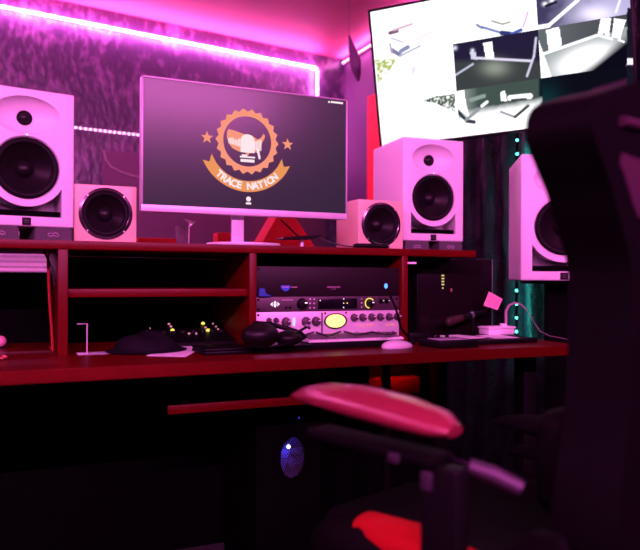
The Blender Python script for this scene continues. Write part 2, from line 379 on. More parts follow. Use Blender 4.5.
S2.location = Vector((c2.x, c2.y, zs)) + dx2 * .12; S2.rotation_euler.z = a2
S3 = copy_tree(S1); S3['label'] = 'largest white speaker at far right on a black stand, half hidden by the chair'
a3 = -math.radians(32); k3 = 1.24; c3 = AD(521, 154, 2.45); dx3 = Vector((math.cos(a3), math.sin(a3), 0))
S3.location = Vector((c3.x, c3.y, c3.z - .36 * k3)) + dx3 * .12 * k3; S3.rotation_euler.z = a3; S3.scale = (k3,) * 3
# stand for the third
dp = Vector((-math.sin(a3), math.cos(a3), 0)); sc_ = S3.location + dp * .13 * k3
r = thing('speaker_stand', 'black column stand carrying the far right speaker', 'speaker stand', (sc_.x, sc_.y, 0), a3)
zt3 = S3.location.z
mb = MB(); mb.box(-.11, .11, -.12, .12, zt3 - .012, zt3 - .0005, .002); mb.build('top_plate', M_black, r)
mb = MB(); mb.box(-.035, .035, -.035, .035, .02, zt3 - .012, .006); mb.build('column', M_matte, r)
mb = MB(); mb.box(-.13, .13, -.14, .14, 0, .02, .004); mb.build('base_plate', M_black, r)

# isolation pads
def glyph(mb, x, z, y):
    p = [(-.016, .0), (-.012, .006), (-.003, .003), (.004, .007), (.012, .004), (.016, -.003), (.009, -.004), (0, -.001), (-.008, -.005), (-.016, 0)]
    mb.tube([(x + a_ * .9, y, z + b_ * .9) for a_, b_ in p], .0008, 5)
def make_pad(label, group):
    r = thing('isolation_pad', label, 'speaker pad', (0, 0, 0), 0, group)
    mb = MB(); mb.prism([(-.048, 0), (.048, 0), (.045, .0385), (-.045, .0385)], 0, .23, bev=.0015); mb.build('foam', M_pad, r)
    mb = MB(); glyph(mb, 0, .018, -.0005); mb.build('maker_mark', mat('mark_ink', (.6, .45, .6), .5), r)
    return r
pad = make_pad('x', 'foam pads under the white speakers')
names = [('grey foam pad under the left half of the left speaker', S1, -.066, a1), ('grey foam pad under the right half of the left speaker', S1, .066, a1),
         ('grey foam pad under the left half of the speaker right of the monitor', S2, -.066, a2), ('grey foam pad under the right half of the speaker right of the monitor', S2, .066, a2)]
for i, (lb, S, off, an) in enumerate(names):
    o = pad if i == 0 else copy_tree(pad); o['label'] = lb
    d = Vector((math.cos(an), math.sin(an), 0)); e = Vector((-math.sin(an), math.cos(an), 0))
    L = S.location + d * off - e * .006; o.location = (L.x, L.y, HT + .0002); o.rotation_euler.z = an

# small cube speakers
def make_cube(label, group):
    W, HH, DD = .168, .158, .165
    r = thing('cube_speaker', label, 'speaker', (0, 0, 0), 0, group)
    mb = MB(); mb.box(-W / 2, W / 2, 0, DD, .004, .004 + HH, .0035, 3); cab = mb.build('cabinet', M_cream, r)
    zc = .004 + HH * .5; R = .066
    c = MB(); c.cyl((0, -.05, zc), (0, .05, zc), R, n=80); boolean(cab, [c.build('c', M_cream)])
    FM = Matrix.Translation((0, 0, zc)) @ RX90
    mb = MB(); mb.lathe([(R - .0005, -.04), (R - .0005, 0), (R + .006, .0005), (R + .006, .003), (R - .001, .005), (R - .004, .003), (R - .005, -.002), (R - .002, -.005)], 72, FM); mb.build('chrome_ring', mat('ring', (.12, .10, .12), .2, .9, noise=(60, .1)), r)
    mb = MB(); mb.lathe([(R - .004, .0015), (R - .008, .004), (R - .013, .003), (R - .017, -.004)], 64, FM); mb.build('surround', M_rubber, r)
    mb = MB(); mb.lathe([(R - .016, -.004), (.030, -.022), (.022, -.028), (.018, -.022), (.009, -.016), (0, -.0145)], 64, FM); mb.build('cone', M_cone, r)
    for an in (45, 135, 225, 315):
        a_ = math.radians(an); mb = MB(); mb.cyl((math.cos(a_) * (R + .003), -.0045, zc + math.sin(a_) * (R + .003)), (math.cos(a_) * (R + .003), -.002, zc + math.sin(a_) * (R + .003)), .0025, n=12); mb.build('screw', M_silver, r)
    for x in (-.06, .06):
        for y in (.025, .14): mb = MB(); mb.cyl((x, y, 0), (x, y, .0045), .008, n=14); mb.build('rubber_foot', M_rubber, r)
    return r
Q1 = make_cube('small cream cube speaker between the left white speaker and the monitor', 'small cream cube speakers')
Q1.location = (.324 - .084, 2.005, HT + .0003)
Q2 = copy_tree(Q1); Q2['label'] = 'small cream cube speaker right of the monitor, in front of the white speaker'
qa = AZ(403, 249, HT)
Q2.location = (1.106, 1.995, HT + .0003)

# ------------------------------------------------------------------ computer monitor
YM = 1.95
tl, br_, bl = AY(141.5, 75, YM), AY(347, 214.5, YM), AY(143, 211, YM)
x0, x1 = tl.x, br_.x; zt_, zb_ = tl.z, bl.z
mon = thing('computer_monitor', 'large silver framed computer monitor showing an orange badge logo', 'monitor', ((x0 + x1) / 2, YM, HT))
hw = (x1 - x0) / 2; za, zb2 = zb_ - HT, zt_ - HT; ch = .019
mb = MB(); mb.box(-hw, hw, .006, .03, za, zb2, .003); mb.build('rear_shell', M_satin, mon)
mb = MB(); mb.box(-hw, hw, -.002, .006, za, za + ch, .001); mb.build('chin', M_satin, mon)
mb = MB(); mb.box(-hw, -hw + .005, -.002, .006, za + ch, zb2, .0005); mb.box(hw - .005, hw, -.002, .006, za + ch, zb2, .0005); mb.box(-hw, hw, -.002, .006, zb2 - .004, zb2, .0005); mb.build('bezel', mat('pale_bezel', (.5, .42, .5), .4, .2), mon)
scr = mat('lcd_glass', (.008, .008, .010), .24, emit=(.30, .33, .60), es=.045, spec=.30)
mb = MB(); mb.box(-hw + .005, hw - .005, .0005, .006, za + ch, zb2 - .004); screen = mb.build('screen', scr, mon)
cx = AY(247.5, 141.5, YM); LC = Vector((cx.x - mon.location.x, 0, cx.z - HT))
def flat(mb, polys, y=-.0002, th=.0004):
    for p in polys: mb.prism([(LC.x + x, LC.z + z) for x, z in p], y - th, y)
K = (AY(247.5, 108.5, YM).z - cx.z)          # outer gear radius
M_org = emitmat('logo_orange', (1, .33, .22), .95); M_org2 = emitmat('logo_amber', (1, .36, .13), .85); M_lw = emitmat('logo_white', (1, .80, .86), 1.0)
mb = MB(); NT = 22; polys = []
ro, rm, ri = K, K * .91, K * .76
for i in range(NT):
    a0 = 2 * PI * i / NT; a1_ = 2 * PI * (i + .5) / NT; a2_ = 2 * PI * (i + 1) / NT
    pt = lambda r_, a_: (r_ * math.sin(a_), r_ * math.cos(a_))
    polys.append([pt(ri, a0), pt(rm, a0), pt(ro, a1_), pt(rm, a2_), pt(ri, a2_), pt(ri, a1_)])
flat(mb, polys); mb.build('gear_ring', M_org, screen, smooth=False)
def star(cx_, cz_, R):
    return [(cx_ + (R if i % 2 == 0 else R * .42) * math.sin(PI * i / 5), cz_ + (R if i % 2 == 0 else R * .42) * math.cos(PI * i / 5)) for i in range(10)]
for u_, v_ in ((207, 137.5), (287.5, 144.5)):
    p_ = AY(u_, v_, YM); mb = MB(); flat(mb, [star(p_.x - cx.x, p_.z - cx.z, K * .195)]); mb.build('star', M_org, screen, smooth=False)
mb = MB(); polys = []; rb0, rb1 = K * 1.20, K * 1.53; A0, A1 = math.radians(125), math.radians(235); nseg = 36
pt = lambda r_, a_: (r_ * math.sin(a_), r_ * math.cos(a_))
for i in range(nseg):
    a_, b_ = A0 + (A1 - A0) * i / nseg, A0 + (A1 - A0) * (i + 1) / nseg
    polys.append([pt(rb0, a_), pt(rb1, a_), pt(rb1, b_), pt(rb0, b_)])
for A_, s_ in ((A0, -1), (A1, 1)):
    da = math.radians(13) * s_; polys.append([pt(rb0, A_), pt(rb0 + .0, A_ + da), pt((rb0 + rb1) / 2, A_ + da * .35), pt(rb1 , A_ + da * .75), pt(rb1, A_)])
flat(mb, polys); mb.build('ribbon', M_org2, screen, smooth=False)
mb = MB(); txt = 'TRACE NATION'; n_ = len(txt); span = math.radians(80)
for i, c_ in enumerate(txt):
    if c_ == ' ': continue
    a_ = math.radians(180) + span / 2 - span * i / (n_ - 1); rt = (rb0 + rb1) / 2
    x_, z_ = pt(rt, a_); th = PI - a_
    M = Matrix.Translation((LC.x + x_, -.0012, LC.z + z_)) @ RX90 @ Matrix.Rotation(th, 4, 'Z') @ Matrix.Scale(1.08, 4)
    textbm(mb, c_, K * .27, M, .0003)
mb.build('ribbon_text', M_lw, screen, smooth=False)
# country outline with microphone, from the badge centre (units of K)
us = [(-.56, .30), (-.38, .27), (-.10, .20), (.12, .18), (.30, .08), (.40, .14), (.47, .26), (.52, .20), (.50, .12), (.44, .02), (.40, -.10), (.36, -.20), (.36, -.32), (.40, -.42), (.34, -.40), (.30, -.30), (.16, -.28), (.05, -.34), (0, -.42), (-.08, -.30), (-.26, -.30), (-.44, -.22), (-.54, -.10), (-.60, .06), (-.60, .20)]
mb = MB(); flat(mb, [[(x * K * 1.08, z * K * 1.08) for x, z in us]]); mb.build('map_shape', M_org, screen, smooth=False)
mb = MB(); polys = []
for i in range(22):
    x = -.60 + i * .048; top = .05 + .03 * math.sin(i); bot = -.22 + .12 * abs(i - 11) / 11 * (1 if i < 11 else -.3)
    polys.append([(x * K, bot * K), ((x + .032) * K, bot * K), ((x + .032) * K, top * K), (x * K, top * K)])
hd = [(.22 * K * math.cos(t_ * PI / 10), (.02 + .20 * math.sin(t_ * PI / 10)) * K) for t_ in range(11)] + [(-.22 * K, -.36 * K), (.22 * K, -.36 * K)]
hd = hd[:11] + [(-.22 * K, -.34 * K), (.22 * K, -.34 * K)]
polys += [hd, [(-.18 * K, -.40 * K), (-.02 * K, -.40 * K), (-.02 * K, -.45 * K), (-.18 * K, -.45 * K)], [(-.24 * K, -.45 * K), (.24 * K, -.45 * K), (.24 * K, -.50 * K), (-.24 * K, -.50 * K)], [(-.22 * K, -.54 * K), (.22 * K, -.54 * K), (.22 * K, -.63 * K), (-.22 * K, -.63 * K)], [(.28 * K, -.2 * K), (.36 * K, -.2 * K), (.42 * K, -.5 * K), (.36 * K, -.52 * K)]]
flat(mb, polys, y=-.0008); mb.build('microphone_icon', M_lw, screen, smooth=False)
mb = MB(); p_ = AY(248.5, 199, YM); ux, uz = p_.x - cx.x, p_.z - cx.z
flat(mb, [[(ux + .0075 * math.cos(i * PI / 8), uz + .0075 * math.sin(i * PI / 8)) for i in range(16)], [(ux - .008, uz - .016), (ux + .008, uz - .016), (ux + .008, uz - .010), (ux - .008, uz - .010)]])
mb.build('user_icon', M_lw, screen, smooth=False)
mb = MB(); p_ = AY(336, 102.5, YM); q_ = AY(329, 102, YM)
flat(mb, [[(p_.x - cx.x - .018, p_.z - cx.z - .003), (p_.x - cx.x + .024, p_.z - cx.z - .003), (p_.x - cx.x + .024, p_.z - cx.z + .003), (p_.x - cx.x - .018, p_.z - cx.z + .003)],
          [(q_.x - cx.x - .003, q_.z - cx.z - .003), (q_.x - cx.x + .003, q_.z - cx.z - .003), (q_.x - cx.x + .003, q_.z - cx.z + .003), (q_.x - cx.x - .003, q_.z - cx.z + .003)]])
mb.build('status_line', M_lw, screen, smooth=False)
nx = AY(236, 230, YM + .05).x - mon.location.x
mb = MB(); mb.box(nx - .019, nx + .019, .031, .041, .006, .25, .002, M=None); mb.build('stand_neck', M_satin, mon)
bx = AY(247, 240, YM).x - mon.location.x
mb = MB(); mb.lathe([(0, 0), (.11, 0), (.112, .004), (.11, .009), (.03, .011), (0, .011)], 48, Matrix.Translation((bx, .03, 0)), sx=1, sy=.8); mb.build('stand_base', M_satin, mon)

# things on the raised shelf behind / beside the monitor
def onshelf(u, Y): return AY(u, 240, Y).x
r_ = MB(); xa, xb = onshelf(137, 2.26), onshelf(186, 2.26); r_.box(xa, xb, 2.25, 2.30, HT + .0002, AY(160, 238, 2.25).z, .002)
tag(r_.build('foam_strip', M_redfab), 'low red foam strip lying on the raised shelf left of the monitor foot', 'foam strip')
r_ = MB(); xa, xb = onshelf(217, 2.26), onshelf(229, 2.26); r_.box(xa, xb + .03, 2.25, 2.31, HT + .0002, AY(222, 232.5, 2.25).z, .002)
tag(r_.build('foam_block', M_redfab), 'small red foam block on the shelf just left of the monitor neck', 'foam block')
Yw = 2.20; pA, pB, pC = AY(258, 245, Yw), AY(284, 214, Yw), AY(318, 245, Yw)
r_ = MB(); r_.prism([(pA.x, HT + .0003), (pC.x, HT + .0003), (pB.x + .02, pB.z + .02), (pB.x - .01, pB.z + .015)], Yw, Yw + .10, bev=.002)
tag(r_.build('foam_wedge', M_redfab), 'bright red triangular foam wedge behind the monitor foot', 'foam wedge')
# glass with white scrap
g0 = AY(183, 240, 2.12)
r = thing('drinking_glass', 'small clear glass standing behind the monitor, left of its foot', 'glass', (g0.x, 2.12, HT + .0003))
mb = MB(); mb.lathe([(0, 0), (.018, 0), (.020, .004), (.023, .065), (.0215, .065), (.019, .006), (0, .006)], 28); mb.build('tumbler', M_glass, r)
p_ = AY(188, 222, 2.02)
mb = MB(); mb.prism([(p_.x - .015, p_.z + .011), (p_.x + .022, p_.z + .001), (p_.x + .006, p_.z - .013), (p_.x + .003, p_.z - .002)], 2.018, 2.024)
mb.tube([(p_.x + .003, 2.021, p_.z - .010), (p_.x + .003, 2.021, HT + .002)], .0008, 5); mb.cyl((p_.x + .003, 2.021, HT + .0002), (p_.x + .003, 2.021, HT + .003), .008, n=14)
tag(mb.build('paper_marker', M_paper), 'tiny white arrow shaped paper marker under the lower left of the monitor', 'paper marker')
# webcam/tripod
w0 = AY(305, 246, 1.97)
r = thing('tabletop_tripod', 'flat black phone holder on a short silver foot below the monitor right side', 'stand', (w0.x, 1.995, HT + .0003))
mb = MB(); mb.cyl((0, 0, 0), (0, 0, .003), .02, n=24); mb.cyl((0, 0, .003), (0, 0, .026), .006, n=16); mb.build('foot', M_satin, r)
mb = MB(); mb.prism([(-.075, .025), (-.02, .026), (.02, .026), (.055, .037), (.05, .041), (-.02, .035), (-.07, .030)], -.03, .03, bev=.001); mb.build('tray', M_black, r)
mb = MB(); mb.tube([(-.012, .0, .036), (-.05, .0, .068), (-.07, .0, .085)], .0028, 8); mb.build('arm', M_black, r)
pts = [Vector((w0.x + .05, 1.99, HT + .034)), Vector((w0.x + .08, 1.975, HT + .02)), Vector((w0.x + .12, 1.95, HT + .008)), Vector((AY(357, 243, 1.94).x, 1.94, HT + .004))]
mb = MB(); mb.tube(pts, .0022, 8); tag(mb.build('power_cable', M_cable), 'black cable trailing from the phone holder towards the right cube speaker', 'cable')
a_, b_ = AY(357, 243, 1.935).x, AY(387, 243, 1.935).x
r = thing('cable_adapter', 'black tubular cable adapter lying before the right cube speaker', 'adapter', ((a_ + b_) / 2, 1.935, HT + .0085))
mb = MB(); L = (b_ - a_) / 2; mb.cyl((-L, 0, 0), (L, 0, 0), .008, n=20); mb.cyl((-L - .012, 0, 0), (-L, 0, 0), .004, .008, n=20); mb.build('barrel', M_black, r)
mb = MB(); mb.cyl((L, 0, 0), (L + .006, 0, 0), .006, n=16); mb.build('end_cap', M_alu, r)

# ------------------------------------------------------------------ rack units
rx0, rx1 = dv[2][1] + .0012, dv[3][0] - .0012; rw = rx1 - rx0; rc = (rx0 + rx1) / 2; YR = 1.905; U = .0445
def knob(parent, x, z, r_, m_, name='knob', y=-.0, mark=True, L=.014):
    mb = MB(); mb.lathe([(r_ * 1.15, 0), (r_ * 1.1, .003), (r_, .004), (r_ * .88, L), (r_ * .7, L + .001), (0, L + .001)], 24, Matrix.Translation((x, y, z)) @ RX90); k = mb.build(name, m_, parent)
    if mark: mb = MB(); mb.box(x + r_ * .2, x + r_ * .75, y - L - .0018, y - L - .0008, z + r_ * .1, z + r_ * .35); mb.build('pointer', M_dotw if mark == 2 else M_paper, k)
    return k
def rackunit(name, label, z0, nu, face):
    r = thing(name, label, 'rack unit', (rc, YR, z0)); hh = nu * U - .0008
    mb = MB(); mb.box(-rw / 2, rw / 2, 0, .004, 0, hh, .0006); mb.build('faceplate', face, r)
    mb = MB(); mb.box(-.215, .215, .004, .28, .0006, hh - .0006, .001); mb.build('chassis', M_black, r)
    for sx in (-1, 1):
        for z in (.008, hh - .008): mb = MB(); mb.cyl((sx * (rw / 2 - .009), -.0025, z), (sx * (rw / 2 - .009), .001, z), .0035, n=12); mb.build('rack_screw', M_black, r)
    return r
def fx(u): return AY(u, 300, YR).x - rc
PZ = .7716
pre = rackunit('preamp_unit', 'silver two-space preamp with glowing yellow oval meter at the bottom of the rack', PZ, 2, M_pre)
zz_ = lambda v, base: AY(330, v, YR).z - base
for x in (-.18, .18):
    for y in (.03, .25): mb = MB(); mb.cyl((x, y, DZ - PZ + .0003), (x, y, .0006), .012, n=16); mb.build('foot', M_rubber, pre)
b0 = PZ
mb = MB(); mz = zz_(321, b0); mb.lathe([(.036, 0), (.038, .001), (.038, .004), (.034, .004), (.033, .001)], 48, Matrix.Translation((fx(335.5), 0, mz)) @ RX90, sx=1, sy=.62); mt = mb.build('meter_frame', M_black, pre)
mb = MB(); mb.lathe([(.034, .001), (.034, .0022), (0, .0030)], 48, Matrix.Translation((fx(335.5), 0, mz)) @ RX90, sx=1, sy=.60); mb.build('meter_face', emitmat('meter_glow', (1, .60, .26), 1.7), mt)
for u_ in (286, 306, 316): knob(pre, fx(u_), zz_(321, b0), .0125, M_face)
for u_ in (276, 269): knob(pre, fx(u_), zz_(319, b0), .007, M_face)
for u_ in (354, 362.5, 371.5, 380, 389, 397): knob(pre, fx(u_), zz_(318, b0), .0105, M_face)
for u_ in (352, 374, 388): mb = MB(); mb.lathe([(.005, 0), (.005, .008), (.0035, .010), (0, .010)], 16, Matrix.Translation((fx(u_ + 4), 0, zz_(334, b0))) @ RX90); mb.build('switch', M_alu, pre)
for u_ in (359, 362, 365, 369, 372, 387, 391, 394):
    mb = MB(); mb.box(fx(u_) - .003, fx(u_) + .003, -.002, 0, zz_(326.5, b0) - .0018, zz_(326.5, b0) + .0018, .0005); mb.build('indicator', M_doto, pre)
mb = MB(); mb.box(fx(294) - .004, fx(294) + .004, -.002, 0, zz_(325, b0), zz_(317, b0), .0005); mb.build('indicator', emitmat('led_ice', (.5, .6, 1), 1.3), pre)
mb = MB(); mb.box(fx(321.5), fx(322.6), -.0012, 0, .004, .084); mb.build('panel_seam', M_black, pre)
for u_ in (325, 346): mb = MB(); mb.cyl((fx(u_), -.002, zz_(313, b0)), (fx(u_), .001, zz_(313, b0)), .0028, n=10); mb.build('face_screw', M_black, pre)
b1 = b0 + 2 * U
ap = rackunit('audio_interface_unit', 'slim plum grey rack interface with black display and diamond emblem, above the preamp', b1, 1, M_face)
zm = U / 2
mb = MB(); c_ = fx(275)
for s_ in (-1, 1): mb.prism([(c_ + s_ * .006, zm + .007), (c_ + s_ * .0145, zm), (c_ + s_ * .006, zm - .007), (c_ + s_ * .009, zm)], -.0012, 0)
mb.prism([(c_ - .004, zm + .004), (c_, zm + .010), (c_ + .004, zm + .004), (c_, zm + .0015)], -.0012, 0); mb.prism([(c_ - .004, zm - .004), (c_, zm - .010), (c_ + .004, zm - .004), (c_, zm - .0015)], -.0012, 0)
mb.box(c_ - .006, c_ + .006, -.0012, 0, zm - .0012, zm + .0012)
mb.build('emblem', M_dotw, ap)
knob(ap, fx(302), zm, .015, M_black, mark=2)
mb = MB(); mb.box(fx(318), fx(357), -.0012, 0, .006, U - .007, .0005); dsp = mb.build('display', mat('display_black', (.004, .003, .006), .15), ap)
for u_, z_ in ((320, .032), (343.5, .036), (343.5, .023), (347, .023), (343.5, .010)):
    mb = MB(); mb.box(fx(u_) - .0016, fx(u_) + .0016, -.0020, -.0012, z_ - .0015, z_ + .0015); mb.build('status_light', M_dotw if u_ != 347 else M_doty, dsp)
for u_ in (310, 314):
    for z_ in (.036, .023, .010): mb = MB(); mb.box(fx(u_) - .0025, fx(u_) + .0025, -.002, 0, z_ - .002, z_ + .002, .0004); mb.build('button', M_pre, ap)
for z_ in (.036, .023, .010): mb = MB(); mb.box(fx(361.5) - .002, fx(361.5) + .002, -.002, 0, z_ - .002, z_ + .002, .0004); mb.build('button', M_pre, ap)
k_ = knob(ap, fx(369.5), zm, .011, M_black, mark=2)
mb = MB(); mb.tube([(fx(369.5) + .0150 * math.cos(t_), -.0010, zm + .0150 * math.sin(t_)) for t_ in [math.radians(35 + i * 10) for i in range(24)]], .0014, 5); mb.build('volume_ring', M_doty, k_)
for u_ in (381, 386.5): knob(ap, fx(u_), zm + .006, .0065, M_black, mark=2, L=.010)
for u_ in (286, 290): mb = MB(); mb.cyl((fx(u_), -.004, .012), (fx(u_), 0, .012), .0035, n=12); mb.build('jack', M_black, ap)
mb = MB(); mb.box(fx(282), fx(293), -.0006, 0, .0335, .0352); mb.build('name_print', M_pre, ap)
b2 = b1 + U
tp = rackunit('processor_unit', 'dark two-space rack unit with small blue badge, topmost in the rack', b2, 2, M_dark)
zq = zz_(288, b2)
mb = MB(); mb.prism([(fx(281), zq + .008), (fx(290), zq + .008), (fx(290) - .001, zq), (fx(288), zq - .007), (fx(285.5), zq - .010), (fx(283), zq - .007), (fx(281), zq)], -.0012, 0); mb.build('blue_badge', mat('badge_blue', (.03, .08, .5), .4, emit=(.05, .12, 1), es=.10), tp)
mb = MB(); mb.box(fx(290.5), fx(297), -.0008, 0, zq + .0015, zq + .004); mb.box(fx(281.5), fx(289), -.0016, -.0012, zq + .002, zq + .0045); mb.build('badge_print', mat('print_rose', (.5, .3, .4), .5), tp)
mb = MB(); mb.box(fx(327), fx(340), -.0008, 0, zq + .001, zq + .0048); mb.box(fx(331), fx(336), -.0008, 0, zq - .004, zq - .0025); mb.build('name_print', mat('print_dim', (.25, .13, .2), .5), tp)
zb_l = zz_(295, b2)
mb = MB(); mb.prism([(fx(257.5), .0012), (fx(271), .0012), (fx(264.5), .010), (fx(263.5), .024), (fx(258), .025)], -.012, -.004, bev=.0006); mb.build('blue_tape', M_blue, tp)

# ------------------------------------------------------------------ on the desk
def on(u, v, z=DZ): return AZ(u, v, z)
ZD = DZ + .0004
# gooseneck stick with blue tip
a_ = AY(411, 340, 1.845); a_.z = ZD; tip = AY(386, 286, 1.815)
r = thing('gooseneck_lamp', 'thin black gooseneck with a blue glowing tip in front of the rack', 'lamp', a_)
mb = MB(); mb.cyl((0, 0, 0), (0, 0, .01), .014, .012, n=24); mb.build('base', M_black, r)
v_ = tip - a_; mb = MB(); g1, g2 = AY(401, 328, 1.835) - a_, AY(396, 309, 1.825) - a_; mb.tube([Vector((0, 0, .01)), g1, g2, v_], [.0045, .0042, .0038, .0030], 10); mb.build('stem', M_black, r)
mb = MB(); mb.sph(v_, .0052, sc=(1, 1, 1.5), n=14); mb.build('tip', emitmat('tip_blue', (.1, .3, 1), 2.2), r)
# keyboard
YK = 1.795; kl = AY(309, 343, YK); kr = AY(404, 340, YK); ang = 0; L = kr.x - kl.x; kb = kl.z - DZ
r = thing('computer_keyboard', 'slim white keyboard with cables over its keys in front of the rack', 'keyboard', (kl.x, kl.y, ZD), ang)
mb = MB(); mb.box(.004, L - .004, .004, .078, 0, kb, .001); mb.build('base', M_black, r)
mb = MB(); mb.prism([(0, kb), (.082, kb), (.082, kb + .016), (0, kb + .006)], 0, L, M=Matrix.Rotation(PI / 2, 4, 'Z') @ Matrix.Scale(-1, 4, (0, 1, 0)), bev=.001)
bmesh.ops.recalc_face_normals(mb.b, faces=mb.b.faces); mb.build('case', M_paper, r)
mb = MB(); n1 = 21
for row in range(4):
    for i in range(n1):
        x = .006 + (L - .012) * i / n1; y = .010 + row * .018; z = kb + .006 + y * .122
        mb.box(x, x + (L - .012) / n1 - .002, y, y + .015, z, z + .004, .0008)
tag(mb.build('keys', mat('keycaps', (.10, .08, .10), .5), r), kind='stuff')
# headphones cable over keyboard
z9 = ZD + .040
pts = [on(u_, v_, z9) for u_, v_ in ((301, 336), (315, 332), (327, 336), (342, 331), (358, 335), (372, 332), (386, 334.5), (396, 333))]
mb = MB(); mb.tube(pts, .003, 8); tag(mb.build('headphone_cable', M_cable), 'black coiled cable lying across the white keyboard', 'cable')
# mouse
mc = on(402, 349); 
r = thing('computer_mouse', 'low curved white mouse on the desk in front of the keyboard', 'mouse', (mc.x, mc.y + .028, ZD), math.radians(20))
mb = MB(); t = bmesh.new(); bmesh.ops.create_uvsphere(t, u_segments=32, v_segments=20, radius=1)
for v in t.verts:
    x, y, z = v.co; v.co = Vector((x * .060, y * .031, (max(z, -.25) + .25) * .0185 * (1 - .15 * x)))
mb.merge(t); mb.build('shell', mat('white_gloss', (.85, .82, .86), .25), r)
mb = MB(); mb.tube([(-.05 + .1 * i / 10, 0, (.0165 * (math.sqrt(max(0, 1 - (i / 5 - 1) ** 2)) + .25) * (1 - .15 * (i / 5 - 1)) + .0001)) for i in range(1, 6)], .0005, 4); mb.build('button_seam', M_face, r)
# black slab (closed laptop) and headphones
s0, s1 = on(205, 356), on(318, 352)
r = thing('laptop', 'closed thin black laptop lying on the desk under the headphones', 'laptop', (s0.x, s0.y, ZD), math.radians(3))
W_ = s1.x - s0.x
mb = MB(); mb.box(0, W_, 0, .12, 0, .010, .003); mb.build('base', M_black, r); mb = MB(); mb.box(0, W_, 0, .12, .0104, .017, .003); mb.build('lid', M_black, r)
hz_ = ZD + .0178
hc = AZ(281, 348, hz_); 
r = thing('headphones', 'black over-ear headphones resting on the closed laptop', 'headphones', (hc.x, hc.y + .035, hz_), math.radians(12))
def cup(cx_, ry, name, lean):
    M = Matrix.Translation((cx_, 0, .034)) @ Matrix.Rotation(lean, 4, 'Y') @ Matrix.Rotation(ry, 4, 'X')
    mb = MB(); mb.lathe([(0, .022), (.022, .021), (.034, .014), (.040, .004), (.041, -.004)], 32, M, sx=1, sy=.8); o = mb.build('ear_cup', M_black, r)
    mb = MB(); mb.lathe([(.041, -.004), (.042, -.014), (.036, -.021), (.024, -.020), (.020, -.010), (0, -.010)], 32, M, sx=1, sy=.8); mb.build('ear_cushion', M_bleath, o)
mb = MB(); mb.sph((-.05, .0, .033), 1, sc=(.052, .044, .033), n=32); oc = mb.build('ear_cup', mat('satin_black', (.006, .004, .005), .4, spec=.2), r)
mb = MB(); mb.tube([(-.05 + .05 * math.cos(t_), -.022 - .018 * abs(math.sin(t_)), .020 + .016 * math.sin(t_)) for t_ in [math.radians(200 + i * 16) for i in range(10)]], .003, 8); mb.build('ear_cushion', M_bleath, oc)
mb = MB(); mb.sph((.035, -.005, .022), 1, sc=(.038, .036, .021), n=28); oc = mb.build('ear_cup', MATS['satin_black'], r)
mb = MB(); mb.tube([(-.06, .03, .055), (-.03, .06, .062), (.02, .065, .056), (.06, .05, .045), (.085, .01, .034), (.08, -.02, .024), (.045, -.035, .014), (.0, -.042, .010), (-.04, -.05, .006)], [.004, .006, .007, .007, .006, .005, .004, .003, .003], 10); mb.build('headband', M_black, r)
mb = MB(); mb.tube([(.035, -.03, .03), (.06, -.02, .04), (.10, -.0, .05), (.115, .01, .045)], .004, 8); mb.build('yoke', M_black, r)
mb = MB(); mb.sph((.10, 0, .052), .007, n=12); mb.build('hinge', M_alu, r)
# papers + black cap
p0 = on(150, 357); p1 = on(208, 348)
mb = MB()
poly = [on(147, 356), on(186, 357), on(210, 344), on(185, 344)]
t = bmesh.new(); 
lo_ = [t.verts.new((p.x, p.y, ZD)) for p in poly]; hi_ = [t.verts.new((p.x, p.y, ZD + .0015)) for p in poly]
t.faces.new(lo_); t.faces.new(hi_[::-1])
for i in range(4): t.faces.new((lo_[i], lo_[(i + 1) % 4], hi_[(i + 1) % 4], hi_[i]))
bmesh.ops.recalc_face_normals(t, faces=t.faces); mb.merge(t)
tag(mb.build('paper_sheet', M_paper), 'white paper sheets on the desk under the black cap', 'paper')
cc = on(149, 352, ZD + .002)
r = thing('baseball_cap', 'dark rounded cap lying on white papers at the left of the desk', 'cap', (cc.x, cc.y + .03, ZD + .0018), math.radians(8))
M_cap = mat('cap_cloth', (.006, .005, .008), .8, spec=.1, bump=(90, .4, .002), noise=(60, .3))
mb = MB(); t = bmesh.new(); bmesh.ops.create_uvsphere(t, u_segments=40, v_segments=24, radius=1)
for v in t.verts:
    x, y, z = v.co; zz2 = (max(z, 0) ** .8) * .050; v.co = Vector((x * .088, y * .075, zz2 * (1 + .10 * math.sin(6 * x + 3 * y))))
mb.merge(t); mb.build('crown', M_cap, r)
mb = MB(); mb.lathe([(.060, .0), (.108, .001), (.110, .004), (.100, .007), (.058, .012)], 40, Matrix.Translation((.0, -.002, 0)), sx=1, sy=.72); mb.build('brim', M_cap, r)
mb = MB(); mb.sph((0, 0, .051), .005, n=12); mb.build('top_button', M_cap, r)
# fader controller
fc = AY(195, 333, 2.05)
r = thing('fader_controller', 'black control surface with yellow and pink lights under the middle shelf', 'mixer', (AY(196, 333, 2.05).x, 2.01, ZD))
zlow, zhi = 0.012, .060
mb = MB(); mb.prism([(0, 0), (.22, 0), (.22, zhi), (0, zlow)], -.15, .13, M=Matrix.Rotation(PI / 2, 4, 'Z') @ Matrix.Scale(-1, 4, (0, 1, 0)), bev=.001)
bmesh.ops.recalc_face_normals(mb.b, faces=mb.b.faces); mb.build('body', M_black, r)
sl = (zhi - zlow) / .22
def dot(u_, v_, m_, nm, rr_=.0035):
    # intersect ray with the sloping top
    r0 = ray(u_, v_); base = Vector((r.location.x, r.location.y, r.location.z)); 
    # z = base.z + zlow + sl*(y-base.y)
    s_ = (base.z + zlow - sl * base.y - EYE.z + 0) / (r0.z - sl * r0.y)
    p = EYE + r0 * s_ - base
    mb = MB(); mb.sph((p.x, p.y, p.z + .001), rr_, n=10); mb.build(nm, m_, r)
